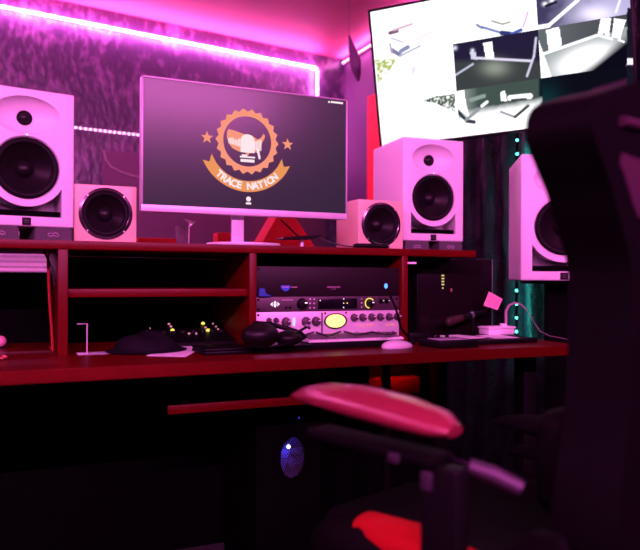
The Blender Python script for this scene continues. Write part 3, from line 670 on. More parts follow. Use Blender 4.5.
for u_, v_, m_, s_ in ((172.5, 331, M_doty, .0065), (171, 327, M_dotp, .004), (169, 324.5, M_dotp, .004), (203, 324, M_doty, .006), (205.5, 328, M_dotp, .004), (208, 331, M_doty, .0065), (189, 334, M_dotp, .004), (196, 334, M_dotp, .004), (212, 333, M_dotp, .0032), (213, 324, M_dotp, .003), (216, 327, M_dotp, .003), (218, 329.5, M_dotp, .003), (220, 332, M_dotp, .003), (150, 328.5, M_dotp, .002)):
    dot(u_, v_, m_, 'indicator', s_)
for i in range(8):
    mb = MB(); x = -.12 + i * .03; y = .08; mb.box(x - .006, x + .006, y - .01, y + .01, zlow + sl * y - .001, zlow + sl * y + .012, .002); mb.build('fader_cap', M_black, r)
# bracket frame
f0 = AY(87, 348, 1.92); f1 = AY(87, 318, 1.92); f2 = AY(77, 318, 1.92)
r = thing('metal_bookend', 'thin chrome bracket frame standing inside the left pigeonhole', 'bookend', (f0.x, 1.92, ZD))
hh = f1.z - f0.z; ww = f1.x - f2.x
mb = MB(); mb.tube([(-ww, 0, hh), (0, 0, hh), (0, 0, .002), (-ww, 0, .002)], .0018, 8); mb.build('frame', M_satin, r)
mb = MB(); mb.box(-ww, .07, -.02, .03, 0, .0012); mb.build('foot_plate', M_satin, r)
# pink ball and foil, far left
b_ = on(0, 349); 
r = thing('ball_ornament', 'glossy pink ball at the very left edge of the desk', 'ball', (b_.x - .0, b_.y + .02, ZD))
rad = .0165; mb = MB(); mb.cyl((0, 0, 0), (0, 0, .006), .010, .008, n=20); mb.build('base', M_black, r); mb = MB(); mb.sph((0, 0, rad + .003), rad, n=32); mb.build('ball', mat('pearl', (.75, .30, .42), .25), r)
b_ = on(3, 360); mb = MB(); t = bmesh.new(); bmesh.ops.create_icosphere(t, subdivisions=2, radius=.012)
for v in t.verts: v.co *= random.uniform(.6, 1.15); v.co.z = max(v.co.z * .7, -.006) + .006
mb.merge(t); tag(mb.build('crumpled_wrapper', mat('foil_red', (.6, .12, .12), .25, .8), smooth=False, loc=(b_.x, b_.y, ZD)), 'crumpled red foil scrap near the pink ball', 'wrapper')
# cables at far left
p_ = [AY(45, 254, YH + .1), AY(49, 262, YH + .1), AY(53.5, 271, YH + .1), AY(54, 285, YH + .1)]
mb = MB(); mb.tube([Vector((p_[0].x - .004, p_[0].y, HU))] + p_[1:], .0025, 8); tag(mb.build('hanging_cable', M_cable), 'short black cable hanging under the raised shelf at left', 'cable')
q_ = [AY(48, 262, YH + .13), AY(49.5, 300, YH + .13), AY(52, 335, YH + .13)]
mb = MB(); mb.tube([Vector((q_[0].x, q_[0].y, HU)), *q_, Vector((q_[2].x + .002, q_[2].y, DZ + .004)), Vector((q_[2].x + .0, q_[2].y + .08, DZ + .004))], .0038, 8); tag(mb.build('red_cable', mat('red_cable', (.45, .02, .02), .4)), 'red cable running down beside the left divider', 'cable')

# right side: black cabinet w/ meter
c0, c1_ = AY(417, 300, 2.03), AY(492, 300, 2.03); zt_c = AY(488, 257.5, 2.03).z
zt_c = min(zt_c, HU - .001)
r = thing('black_cabinet', 'black tower case with a yellow light column behind the right part of the desk', 'tower case', ((c0.x + c1_.x) / 2, 2.03, ZD))
hwc = (c1_.x - c0.x) / 2 ; hc_ = zt_c - ZD
mb = MB(); mb.box(-hwc, hwc, 0, .27, 0, hc_, .002); mb.build('case', M_black, r)
mb = MB(); mb.box(-hwc + .006, hwc - .006, -.004, 0, .006, hc_ - .006, .001); fr = mb.build('front_glass', mat('smoked_glass', (.008, .004, .006), .2, spec=.12), r)
mb = MB(); mb.tube([(hwc, -.001, 0.002), (hwc, -.001, hc_), (hwc - .07, -.001, hc_)], .0012, 6); mb.build('edge_trim', M_alu, r)
xc = AY(442, 280, 2.03).x - r.location.x
for v_ in (275.5, 278.5, 281.5, 284.5): mb = MB(); z = AY(442, v_, 2.03).z - ZD; mb.box(xc - .005, xc + .005, -.0065, -.004, z - .0022, z + .0022, .0005); mb.build('meter_segment', emitmat('seg', (1, .8, .3), .9), r)
mb = MB(); z = AY(442.5, 288, 2.03).z - ZD; mb.sph((xc, -.005, z), .0028, n=10); mb.build('meter_segment', MATS['seg'], r)
mb = MB(); z = AY(450.5, 290, 2.03).z - ZD; x = AY(450.5, 290, 2.03).x - r.location.x; mb.box(x - .003, x + .003, -.0055, -.004, z - .006, z + .006); mb.build('sticker', mat('sticker', (.35, .12, .15), .5), r)
# yellow spill lamp on shelf underside
p_ = AY(441, 256, YH + .06)
# black interface with paper
a_ = on(404, 352); 
def slab(name, label, cat, u0, u1, v, dep, th, m_, rz=0, bev=.002, base=ZD, group=None):
    A_, B_ = AZ(u0, v, base), AZ(u1, v, base)
    mb = MB(); Wd = B_.x - A_.x; mb.box(0, Wd, 0, dep, 0, th, bev)
    o = mb.build(name, m_, loc=(A_.x, A_.y, base), rz=rz); tag(o, label, cat, group); return o
A_ = on(440, 349)
r = thing('desktop_recorder', 'flat black recorder box with a pale top panel beside the mouse', 'recorder', (A_.x, A_.y, ZD), math.radians(0))
mb = MB(); mb.box(0, .135, 0, .12, 0, .022, .004); mb.build('body', M_black, r)
mb = MB(); mb.box(.01, .115, .02, .085, .022, .0235, .0005); mb.build('top_panel', mat('lavender_panel', (.45, .38, .5), .35), r)
for i in range(3): mb = MB(); mb.lathe([(.006, 0), (.0055, .008), (0, .009)], 18, Matrix.Translation((.03 + i * .032, .103, .022))); mb.build('knob', M_black, r)
A_ = on(413, 343)
r = thing('card_reader', 'low black box between the keyboard and the recorder', 'electronics box', (A_.x, A_.y + .02, ZD), 0)
mb = MB(); mb.box(0, .07, 0, .07, 0, .030, .004); mb.build('body', M_black, r); mb = MB(); mb.box(.01, .065, -.001, .002, .012, .016); mb.build('card_slot', M_matte, r)
# microphone on recorder, pointing left-down
z0 = ZD + .06
m0, m1 = AD(443, 324, on(450, 340).y / .86), AD(489, 310, on(470, 338).y / .86)
yy = 1.955
m0 = AY(444, 323, yy); m1 = AY(490, 310, yy + .03)
r = thing('microphone', 'black handheld microphone with a silver ring leaning on a small stand', 'microphone', (m0.x + .05, yy, ZD))
o0 = m0 - r.location; o1 = m1 - r.location; dd = (o1 - o0)
mb = MB(); mb.cyl(o0 + dd * .35, o1, .0125, .0095, n=28); mb.build('handle', M_black, r)
mb = MB(); mb.cyl(o0 + dd * .08, o0 + dd * .36, .0165, .0135, n=28); mb.sph(o0 + dd * .10, .0165, n=24); mb.build('grille', mat('mic_grille', (.035, .012, .012), .5, .3, bump=(700, 1, .001)), r)
mb = MB(); mb.cyl(o0 + dd * .55, o0 + dd * .60, .0138, .0135, n=28); mb.build('ring', mat('ring_silver', (.5, .65, .65), .25, .9), r)
mid = o0 + dd * .62
mb = MB(); mb.cyl((mid.x, mid.y, .004), (mid.x, mid.y, mid.z - .012), .005, n=14); mb.cyl((mid.x, mid.y, 0), (mid.x, mid.y, .005), .030, n=28); mb.build('desk_stand', M_black, r)
# accessory tray with papers at right
A_ = on(462, 347)
r = thing('turntable_tray', 'flat dark tray with pale papers at the right end of the desk', 'tray', (A_.x + .04, A_.y + .03, ZD))
TW = on(542, 343).x - A_.x - .04
mb = MB(); mb.box(0, TW, 0, .20, 0, .014, .004); mb.build('tray_body', M_black, r)
zt2 = ZD + .0146
mb = MB(); mb.box(0, .10, 0, .13, 0, .0015); o = mb.build('paper_sheet', M_paper, loc=(r.location.x + .015, r.location.y + .045, zt2), rz=.12); tag(o, 'pale paper sheet on the left part of the dark tray', 'paper')
mb = MB(); mb.box(0, .09, 0, .11, 0, .0015); o = mb.build('paper_sheet', M_paper, loc=(r.location.x + .125, r.location.y + .03, zt2), rz=-.1); tag(o, 'pale paper sheet on the right part of the dark tray', 'paper')
# white box + loop cable
Yb = r.location.y + .12
bx0, bx1 = AY(489, 320, Yb).x, AY(516, 320, Yb).x
r2 = thing('charger_box', 'small pale charger box with rounded plug on the papers at right', 'charger', ((bx0 + bx1) / 2, Yb, zt2 + .0018))
hb = AY(500, 317, Yb).z - r2.location.z
mb = MB(); wv = (bx1 - bx0) / 2; mb.box(-wv, wv * .9, 0, .055, 0, .020, .003); mb.build('box', M_white, r2)
mb = MB(); mb.box(-wv * 1.05, wv * .95, -.004, .058, .0202, .027, .002); mb.build('lid', M_paper, r2)
mb = MB(); mb.cyl((wv * .35, .02, .027), (wv * .35, .02, .036), .012, n=24); mb.build('plug', M_white, r2)
lp = [AY(u_, v_, Yb + .02) for u_, v_ in ((506, 318), (506, 311), (509, 305.5), (514, 303), (520, 304), (526, 309), (531, 317), (535, 324), (540, 331))]
lp[0].z = r2.location.z + .036
mb = MB(); mb.tube(lp[:6], [.005, .0045, .004, .0035, .003, .0025], 10); mb.tube(lp[5:] + [on(550, 336, DZ + .004), on(566, 339, DZ + .004), on(576, 341, DZ + .004)], .0012, 8)
tag(mb.build('looped_cable', M_wcable), 'pale cable looping up from the charger box and trailing to the desk end', 'cable')
# dark stylus across
# pink note on clip
Yn = Yb + .08; nc = AY(492.5, 300.5, Yn)
r3 = thing('pink_note', 'pink square note tilted on a wire clip above the microphone tail', 'note', (nc.x, Yn, ZD))
pp = [AY(u_, v_, Yn) - r3.location for u_, v_ in ((489, 291.5), (502.5, 299), (497.5, 310), (483.5, 305.5))]
mb = MB(); mb.prism([(p.x, p.z) for p in pp], -.0006, .0006); sh = mb.build('note_sheet', M_pink, r3, smooth=False)
mb = MB()
for k in range(3):
    a_ = pp[0].lerp(pp[3], .25 + .2 * k); b_ = pp[1].lerp(pp[2], .25 + .2 * k); mb.tube([a_.lerp(b_, .15) + Vector((0, -.0012, 0)), a_.lerp(b_, .5) + Vector((0, -.0012, .0005)), a_.lerp(b_, .85) + Vector((0, -.0012, 0))], .0007, 4)
mb.build('handwriting', mat('ink_pink', (.6, .18, .3), .6), sh)
mb = MB(); lowp = (pp[2] + pp[3]) / 2; mb.tube([lowp + Vector((0, .001, .006)), lowp, Vector((lowp.x + .006, .0, .02)), Vector((lowp.x + .006, 0, .003))], .0012, 6); mb.cyl((lowp.x + .006, 0, 0), (lowp.x + .006, 0, .004), .014, n=20); mb.build('clip_stand', M_black, r3)

# ------------------------------------------------------------------ PC tower under the desk
yp = 1.96; pc = AY(290, 445, yp)
pz = AY(297, 417, yp).z + .02
r = thing('computer_tower', 'black computer tower under the desk with blue light behind a mesh grille', 'computer', (AY(288, 445, yp).x, yp, 0))
wx = .105
mb = MB(); mb.box(-wx, -wx + .004, 0, .32, 0.012, pz); mb.box(wx - .004, wx, 0, .32, .012, pz); mb.box(-wx, wx, 0, .32, pz - .004, pz); mb.box(-wx, wx, 0, .32, .012, .016); mb.box(-wx, wx, .316, .32, .012, pz); mb.build('case', M_matte, r)
gx = AY(291.5, 457, yp).x - r.location.x; gz = AY(291, 457, yp).z; gr_x, gr_z = .040, .062
fr = MB(); fr.box(-wx, wx, -.012, 0, .012, pz, .002); fro = fr.build('front_panel', M_matte, r)
c = MB(); c.lathe([(0, -.05), (1, -.05), (1, .05), (0, .05)], 40, Matrix.Translation((gx + r.location.x, yp, gz)) @ Matrix.Diagonal((gr_x, 1, gr_z, 1)) @ RX90)
bmesh.ops.recalc_face_normals(c.b, faces=c.b.faces)
bpy.context.view_layer.update()
cu = c.build('c', M_matte); boolean(fro, [cu])
gm = bpy.data.materials.new('perforated_mesh'); gm.use_nodes = True; n = gm.node_tree.nodes; l = gm.node_tree.links; b = n['Principled BSDF']; b.inputs['Base Color'].default_value = (.01, .01, .012, 1)
tc = n.new('ShaderNodeTexCoord'); outs = []
for off in (0, .5):
    mp = n.new('ShaderNodeVectorMath'); mp.operation = 'MULTIPLY_ADD'; l.new(tc.outputs['Object'], mp.inputs[0]); mp.inputs[1].default_value = (1 / .0085, 0, 1 / .0130); mp.inputs[2].default_value = (off, 0, off)
    fr_ = n.new('ShaderNodeVectorMath'); fr_.operation = 'FRACTION'; l.new(mp.outputs[0], fr_.inputs[0])
    sb = n.new('ShaderNodeVectorMath'); sb.operation = 'SUBTRACT'; l.new(fr_.outputs[0], sb.inputs[0]); sb.inputs[1].default_value = (.5, 0, .5)
    ml = n.new('ShaderNodeVectorMath'); ml.operation = 'MULTIPLY'; l.new(sb.outputs[0], ml.inputs[0]); ml.inputs[1].default_value = (.0085, 0, .0130)
    ln = n.new('ShaderNodeVectorMath'); ln.operation = 'LENGTH'; l.new(ml.outputs[0], ln.inputs[0]); outs.append(ln.outputs['Value'])
mn = n.new('ShaderNodeMath'); mn.operation = 'MINIMUM'; l.new(outs[0], mn.inputs[0]); l.new(outs[1], mn.inputs[1])
gt = n.new('ShaderNodeMath'); gt.operation = 'GREATER_THAN'; l.new(mn.outputs[0], gt.inputs[0]); gt.inputs[1].default_value = .0026; l.new(gt.outputs[0], b.inputs['Alpha'])
mb = MB(); mb.lathe([(0, 0), (1, 0)], 40, Matrix.Translation((gx, -.006, gz)) @ Matrix.Diagonal((gr_x, 1, gr_z, 1)) @ RX90); mb.build('mesh_grille', gm, r)
fan = MB()
for i in range(7):
    a_ = i * 2 * PI / 7; fan.box(.012, .058, -.001, .001, -.014, .014, M=Matrix.Translation((gx, .06, gz)) @ Matrix.Rotation(a_, 4, 'Y') @ Matrix.Rotation(.5, 4, 'X'))
fan.cyl((gx, .05, gz), (gx, .075, gz), .016, n=24); fan.build('fan', mat('fan_plastic', (.22, .22, .3), .6), r)
mb = MB(); mb.box(gx - .085 if False else -wx + .006, wx - .006, .076, .080, gz - .09, gz + .09); mb.build('fan_plate', MATS['fan_plastic'], r)
lz = AY(287.5, 446, yp).z; lx_ = AY(287.5, 446, yp).x - r.location.x
mb = MB(); mb.sph((lx_, -.0085, lz + .0), .0055, n=14); mb.build('drive_light', emitmat('drive_blue', (.22, .26, 1), 14), r)
mb = MB(); mb.sph((AY(297.5, 417, yp).x - r.location.x, -.0125, AY(297.5, 417, yp).z), .003, n=12); mb.build('power_light', emitmat('pwr_blue', (.06, .04, 1), .6), r)
mb = MB()
for sx in (-1, 1):
    for y in (.03, .29): mb.cyl((sx * .08, y, 0), (sx * .08, y, .0125), .014, n=16)
mb.build('feet', M_rubber, r)
ld = bpy.data.lights.new('fan_light', 'POINT'); ld.energy = .22; ld.color = (.06, .05, 1); ld.shadow_soft_size = .004
lo = bpy.data.objects.new('fan_light', ld); COL.objects.link(lo); lo.location = (r.location.x + gx - .01, yp + .025, gz + .01)

# ------------------------------------------------------------------ big hanging screen
bpy.context.view_layer.update()
ks = .93; tvc = EYE + (Vector((1.777, 2.246, 1.83)) - EYE) * ks - RT * .0085 + Vector((0, 0, .001)); ks = .942
RM = Matrix.Rotation(-.761, 3, 'Z') @ Matrix.Rotation(.13, 3, 'X') @ Matrix.Rotation(-.062, 3, 'Y')
tv = thing('wall_screen', 'large tilted black framed screen showing a grid of security camera pictures', 'television', (0, 0, 0))
tv.matrix_world = Matrix.Translation(tvc) @ RM.to_4x4()
w2, h2 = .5 * ks, .28625 * ks
mb = MB(); mb.box(-w2, w2, .004, .045, -h2, h2, .004); mb.build('housing', M_black, tv)
be = .009
mb = MB(); mb.box(-w2, w2, -.004, .004, -h2, -h2 + be, .0008); mb.box(-w2, w2, -.004, .004, h2 - be, h2, .0008); mb.box(-w2, -w2 + be, -.004, .004, -h2 + be, h2 - be, .0008); mb.box(w2 - be, w2, -.004, .004, -h2 + be, h2 - be, .0008); mb.build('bezel', M_black, tv)
# wall arm
IM = tv.matrix_world.inverted(); 
mb = MB(); mb.box(-.12, .12, .045, .055, -.10, .10, .002); wl = IM @ Vector((XR - .01, tvc.y + .25, tvc.z)); mb.tube([(0, .05, 0), (0.02, .12, 0), wl], .016, 12); mb.build('wall_arm', M_black, tv)
tvm = bpy.data.materials.new('camera_feed'); tvm.use_nodes = True; n = tvm.node_tree.nodes; l = tvm.node_tree.links; n.remove(n['Principled BSDF'])
em = n.new('ShaderNodeEmission'); at_ = n.new('ShaderNodeAttribute'); at_.attribute_name = 'Col'; l.new(at_.outputs['Color'], em.inputs[0]); em.inputs[1].default_value = 1.0; l.new(em.outputs[0], n['Material Output'].inputs[0])
def inpoly(px, py, P):
    c_ = False; j = len(P) - 1
    for i in range(len(P)):
        if (P[i][1] > py) != (P[j][1] > py) and px < (P[j][0] - P[i][0]) * (py - P[i][1]) / (P[j][1] - P[i][1]) + P[i][0]: c_ = not c_
        j = i
    return c_
def seg(px, py, a, b):
    vx, vy = b[0] - a[0], b[1] - a[1]; t_ = max(0, min(1, ((px - a[0]) * vx + (py - a[1]) * vy) / (vx * vx + vy * vy + 1e-9)))
    return math.hypot(px - a[0] - t_ * vx, py - a[1] - t_ * vy)
def blob(x, y, cx_, cy_, rx, ry, p=2): return math.exp(-(((x - cx_) / rx) ** 2 + ((y - cy_) / ry) ** 2))
def mixc(a, b, t_): t_ = max(0, min(1, t_)); return [a[i] * (1 - t_) + b[i] * t_ for i in range(3)]
WH = [1.5, 1.5, 1.55]; NAVY = [.020, .014, .045]; GR = [.12, .15, .13]
def nz(x, y, s): return NO.noise(Vector((x * s, y * s, 3.3)))
def feed(r_, c_, x, y):
    col = WH
    if c_ == 0 or (c_ == 0 and r_ == 2):
        if r_ <= 1:
            if inpoly(x, y, [(375, 60), (398, 57), (393, 66), (378, 84)]): col = mixc([.45, .55, .12], WH, .35 + 1.2 * nz(x, y, .35))
            for a, b, w_, k in (((390, 33), (397, 31), 1.6, [.25, .1, .2]), ((394, 30), (412, 24), .8, [.75, .45, .6]), ((391, 38), (402, 42), .6, [.6, .5, .7]), ((392, 50), (400, 55), 1.8, [.22, .22, .38]), ((401, 51), (408, 47), 1.8, [.30, .3, .5]), ((400, 56), (420, 46), .7, [.55, .5, .75]), ((412, 41), (432, 32), .6, [1., .8, .95]), ((390, 44), (392, 53), .7, [.5, .4, .6]), ((414, 68), (413, 72), 1.5, [.9, .8, 1.1]), ((386, 17), (393, 15), .5, [.9, .9, 1])):
                d_ = seg(x, y, a, b); col = mixc(k, col, (d_ - w_) / .8)
        else:
            if inpoly(x, y, [(422, 101), (436, 96), (455, 94), (455, 112), (444, 107), (434, 103)]): col = mixc([.06, .10, .05], WH, .15 + 1.3 * nz(x, y, .5))
            if y > 134 + (x - 395) * -.02 and x < 452: col = mixc(col, [1.0, .5, 1.1], .5)
    elif r_ == 0 and c_ == 1:
        for a, b, w_, k in (((477, 25), (482, 28), 1.0, [.25, .28, .5]), ((482, 27), (505, 34), .9, [.18, .22, .5]), ((502, 33), (510, 34), 2.2, [.03, .04, .18]), ((512, 34), (521, 30), 1.4, [.08, .12, .5]), ((523, 27), (528, 12), .6, [.8, .5, .8]), ((492, 21), (502, 24), .6, [.35, .3, .3]), ((503, 24), (510, 22), .6, [.4, .4, .3])):
            d_ = seg(x, y, a, b); col = mixc(k, col, (d_ - w_) / .9)
    elif r_ == 0 and c_ == 2:
        col = mixc([.06, .05, .13], [.55, .5, .8], (x - 545) / 60 + .2 * nz(x, y, .1))
        for a, b, w_, k in (((536, 28), (548, 26), 2, WH), ((548, 26), (578, 0), 1.2, WH), ((616, 12), (620, 0), .8, [1, 1, 1.2])):
            d_ = seg(x, y, a, b); col = mixc(k, col, (d_ - w_) / .8)
        col = mixc(col, [1.1, 1, 1.3], blob(x, y, 596, 14, 18, 8))
        for bx_, by_ in ((545, 4), (552, 1)): col = mixc(col, WH, .8 * blob(x, y, bx_, by_, 2.5, 2))
        d_ = seg(x, y, (546, 6), (556, 2)); col = mixc([.01, .01, .03], col, (d_ - 1) / 1)
    elif r_ == 1 and c_ == 1:
        col = mixc(NAVY, [.05, .055, .06], (y - 58) / 6)
        col = mixc(col, [.32, .36, .30], .9 * blob(x, y, 495, 68, 13, 8))
        for a, b, w_, k in (((454, 76), (473, 64), .6, [.6, .6, .8]), ((477, 58), (532, 61), .8, [.85, .8, 1]), ((536, 38), (534, 56), .7, [.7, .7, .9]), ((534, 56), (527, 76), .7, [.7, .7, .9])):
            d_ = seg(x, y, a, b); col = mixc(k, col, (d_ - w_) / .7)
        if inpoly(x, y, [(483, 43), (492, 41.5), (494, 58), (486, 58)]): col = WH
        if inpoly(x, y, [(470, 52), (476, 52), (477, 60), (471, 59)]): col = [.7, .7, .9]
        col = mixc(col, [1, 1, 1.2], blob(x, y, 472.5, 50.5, 1.7, 1.7))
        col = mixc(col, [.9, .9, 1.2], blob(x, y, 455, 48, 2, 2))
    elif r_ == 1 and c_ == 2:
        fl = inpoly(x, y, [(541, 55), (598, 36), (622, 39), (578, 73), (553, 78)])
        col = mixc([.13, .15, .17], [.07, .07, .08], (x - 545) / 70)
        if y > 55 - (x - 541) * .33: col = mixc([.22, .26, .27], WH, 1.3 * blob(x, y, 585, 60 - (x - 585) * .3, 26, 13) + .1)
        if x > 570: col = mixc(col, [.004, .003, .010], ((y - (36 + (622 - x) * .80)) / 12) + .0)
        if inpoly(x, y, [(537, 36), (545, 58), (552, 78), (534, 80)]): col = WH
        for a, b, w_, k in (((543, 54), (598, 35), .9, WH), ((598, 35), (612, 39), .8, WH)):
            d_ = seg(x, y, a, b); col = mixc(k, col, (d_ - w_) / .7)
        if inpoly(x, y, [(546, 30), (559, 27), (562, 45), (549, 52)]): col = WH
        if inpoly(x, y, [(601, 18), (611, 18), (609, 36), (598, 33)]) or inpoly(x, y, [(614, 18.5), (626, 20), (620, 38), (612, 37)]): col = WH
        d_ = seg(x, y, (622, 24), (619, 40)); col = mixc(WH, col, (d_ - .8) / .6)
        d_ = seg(x, y, (619, 40), (624, 42)); col = mixc(WH, col, (d_ - .5) / .6)
        for a in ((604, 34), (611, 31), ): col = mixc(col, [.05, .05, .08], blob(x, y, a[0], a[1], 1, 2))
    elif r_ == 2 and c_ == 1:
        col = mixc([.06, .09, .08], WH, (y - (110 - (x - 462) * .17)) / 10 + .1 * nz(x, y, .2))
        if x < 478: col = mixc(col, [.35, .40, .38], .6 * max(0, min(1, (478 - x) / 12)) * (1 if y < 118 else .3))
        if inpoly(x, y, [(455, 92), (464, 90), (466, 104), (470, 118), (462, 112), (455, 106)]): col = WH
        if inpoly(x, y, [(500, 92), (505, 91), (507, 101), (501, 101)]): col = WH
        for a, b, w_, k in (((455, 109), (467, 121), 1.2, [.02, .02, .05]), ((467, 121), (474, 122), 1.5, [.03, .03, .06]), ((501, 112), (515, 117), .8, [.3, .3, .35]), ((515, 117), (528, 106), 1.1, [.06, .07, .06]), ((510, 98), (530, 96), 2.2, WH), ((512, 100), (526, 99), .8, [.05, .06, .06]), ((471, 100), (484, 96), 1.5, [.3, .38, .35]), ((482, 106), (487, 102), .9, WH), ((466, 120), (478, 110), 1.0, [.3, .33, .36])):
            d_ = seg(x, y, a, b); col = mixc(k, col, (d_ - w_) / .9)
        col = mixc(col, [.004, .012, .02], (x - (541 - (y - 98) * .42)) / 4 if y > 96 else (x - 538) / 2)
    else:
        col = [.004, .004, .010]
        col = mixc(col, [.006, .05, .06], .7 * blob(x, y, 545, 108, 16, 22))
        col = mixc(col, [.10, .012, .07], .8 * (1 if x > 592 else 0) * max(0, 1 - abs(y - (92 - (x - 595) * .30)) / 6))  # blurred purple highlight streak painted into this cell's colour
        d_ = max(abs(x - 630), abs(y - 62)); col = mixc([1.2, 1, 1.3], col, (d_ - 3) / 1)
    if x > 627 and y > 8: 
        d_ = max(abs(x - 630), abs(y - 61.5)); col = mixc([1.3, 1.1, 1.3], [.01, .008, .02], (d_ - 2.6) / 1)
    return col
sx0, sx1, sz0, sz1 = -w2 + be, w2 - be, -h2 + be, h2 - be
for r_ in range(3):
    for c_ in range(3):
        xs0 = sx0 + (sx1 - sx0) * c_ / 3; xs1 = sx0 + (sx1 - sx0) * (c_ + 1) / 3; zs1 = sz1 - (sz1 - sz0) * r_ / 3; zs0 = sz1 - (sz1 - sz0) * (r_ + 1) / 3
        NXg, NZg = 110, 64; V_ = []; F_ = []; C_ = []
        for j in range(NZg + 1):
            for i in range(NXg + 1):
                x, z = xs0 + (xs1 - xs0) * i / NXg, zs0 + (zs1 - zs0) * j / NZg; V_.append((x, 0, z))
                q = tv.matrix_world @ Vector((x, 0, z)) - EYE; d_ = q.dot(FW); pu, pv = U0 + f * q.dot(RR) / d_, V0 - f * q.dot(UR) / d_
                k_ = feed(r_, c_, pu, pv); C_ += [k_[0], k_[1], k_[2], 1]
        for j in range(NZg):
            for i in range(NXg): a = j * (NXg + 1) + i; F_.append((a, a + 1, a + NXg + 2, a + NXg + 1))
        me = bpy.data.meshes.new('camera_view'); me.from_pydata(V_, [], F_); ca = me.color_attributes.new('Col', 'FLOAT_COLOR', 'POINT'); ca.data.foreach_set('color', C_)
        me.materials.append(tvm); o = bpy.data.objects.new('camera_view', me); COL.objects.link(o); o.parent = tv

# ------------------------------------------------------------------ gaming chair
def LD(lat, d, z=0): return FW * d + RT * lat + Vector((0, 0, z))
cdir = (RT * -.68 + FW * .73).normalized(); crz = math.atan2(cdir.y, cdir.x) - PI / 2
cp = LD(.307, 1.275)
ch_ = thing('gaming_chair', 'red and black racing style gaming chair in the dark foreground', 'chair', (cp.x, cp.y, 0), crz)
# local: x right, y forward
def soft(pts_, name, m_, parent, sub=2):
    pass
def pad_mesh(w_, l_, h_, bev, M=None, sub=None):
    mb = MB(); mb.box(-w_ / 2, w_ / 2, -l_ / 2, l_ / 2, 0, h_, bev, 5, M=M); return mb
mb = pad_mesh(.36, .48, .075, .03, Matrix.Translation((0, .02, .445))); mb.build('seat', M_bleath, ch_)
for sx in (-1, 1):
    mb = MB(); mb.tube([(sx * .215, -.20, .480), (sx * .222, -.05, .495), (sx * .222, .08, .495), (sx * .212, .18, .480), (sx * .19, .23, .462)], [.042, .052, .055, .048, .03], 20); bo = mb.build('seat_bolster', M_bleath, ch_)
    mb = MB(); mb.tube([(sx * .222, -.16, .512), (sx * .226, -.02, .524), (sx * .216, .09, .516), (sx * .202, .145, .498)], [.036, .044, .042, .022], 16)
    if sx < 0: mb.build('red_stripe', mat('stripe_red', (.42, .006, .008), .65, spec=.1, noise=(120, .1)), bo)
mb = MB(); mb.tube([(-.277, .0, .488), (-.265, .12, .482), (-.215, .22, .470)], .006, 8); mb.build('red_piping', M_leather, ch_)
# backrest outline (x,z), wide shoulders, narrow waist
def outl(s=1.0):
    P_ = [(.16, .52), (.175, .60), (.135, .75), (.121, .86), (.121, .96), (.134, 1.00), (.166, 1.050), (.184, 1.080), (.212, 1.112), (.238, 1.145), (.240, 1.175), (.222, 1.198), (.18, 1.214), (.13, 1.230), (.08, 1.242), (0, 1.248)]
    return [(x * s, z) for x, z in P_]
def smooth_poly(P_, k=4):
    out = []
    for i in range(len(P_) - 1):
        p0 = P_[max(i - 1, 0)]; p1 = P_[i]; p2 = P_[i + 1]; p3 = P_[min(i + 2, len(P_) - 1)]
        for j in range(k):
            t_ = j / k; out.append(tuple(.5 * ((2 * p1[q]) + (-p0[q] + p2[q]) * t_ + (2 * p0[q] - 5 * p1[q] + 4 * p2[q] - p3[q]) * t_ * t_ + (-p0[q] + 3 * p1[q] - 3 * p2[q] + p3[q]) * t_ ** 3) for q in (0, 1)))
    out.append(P_[-1]); return out
half = smooth_poly(outl()); full = half + [(-x, z) for x, z in half[::-1][1:]]
YBK = -.24
mb = MB(); mb.prism(full, YBK - .075, YBK + .02); bk_ = mb.build('backrest', M_bleath, ch_)
cuts = []
for sx in (-1, 1):
    c = MB(); hole = [(sx * .070, 1.095), (sx * .135, 1.100), (sx * .140, 1.085), (sx * .12, 1.070), (sx * .075, 1.075)]
    c.prism(hole, YBK - .3, YBK + .3, bev=.004); o = c.build('c', M_bleath, loc=ch_.location); o.rotation_euler.z = crz; cuts.append(o)
bpy.context.view_layer.update(); boolean(bk_, cuts)
for sx in (-1, 1):  # plum plates whose colour stands for a lit purple patch
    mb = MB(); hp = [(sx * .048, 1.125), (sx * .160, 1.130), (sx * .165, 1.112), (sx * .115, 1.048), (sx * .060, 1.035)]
    mb.prism(hp, YBK - .079, YBK - .0745, bev=.001); mb.build('lit_patch_plate', mat('plum_highlight', (.045, .012, .030), .5, noise=(60, .1)), bk_)
mb = MB(); mb.tube([(-.165, YBK - .078, 1.172), (0, YBK - .079, 1.180), (.165, YBK - .078, 1.172)], .007, 10); mb.build('highlight_band', MATS['plum_highlight'], bk_)  # plum band added as the highlight streak near the top
md = bk_.modifiers.new('bev', 'BEVEL'); md.width = .018; md.segments = 4; md.limit_method = 'ANGLE'; md.angle_limit = math.radians(50)
for sx in ():
    mb = MB(); mb.tube([(sx * .148, YBK + .02, .60), (sx * .15, YBK + .03, .80), (sx * .17, YBK + .035, .98), (sx * .215, YBK + .03, 1.10), (sx * .20, YBK + .02, 1.19)], [.018, .026, .030, .032, .015], 14); mb.build('side_wing', M_leather, ch_)
mb = MB(); mb.box(-.13, .13, YBK + .015, YBK + .075, .60, .76, .028, 5); mb.build('lumbar_cushion', M_bleath, ch_)
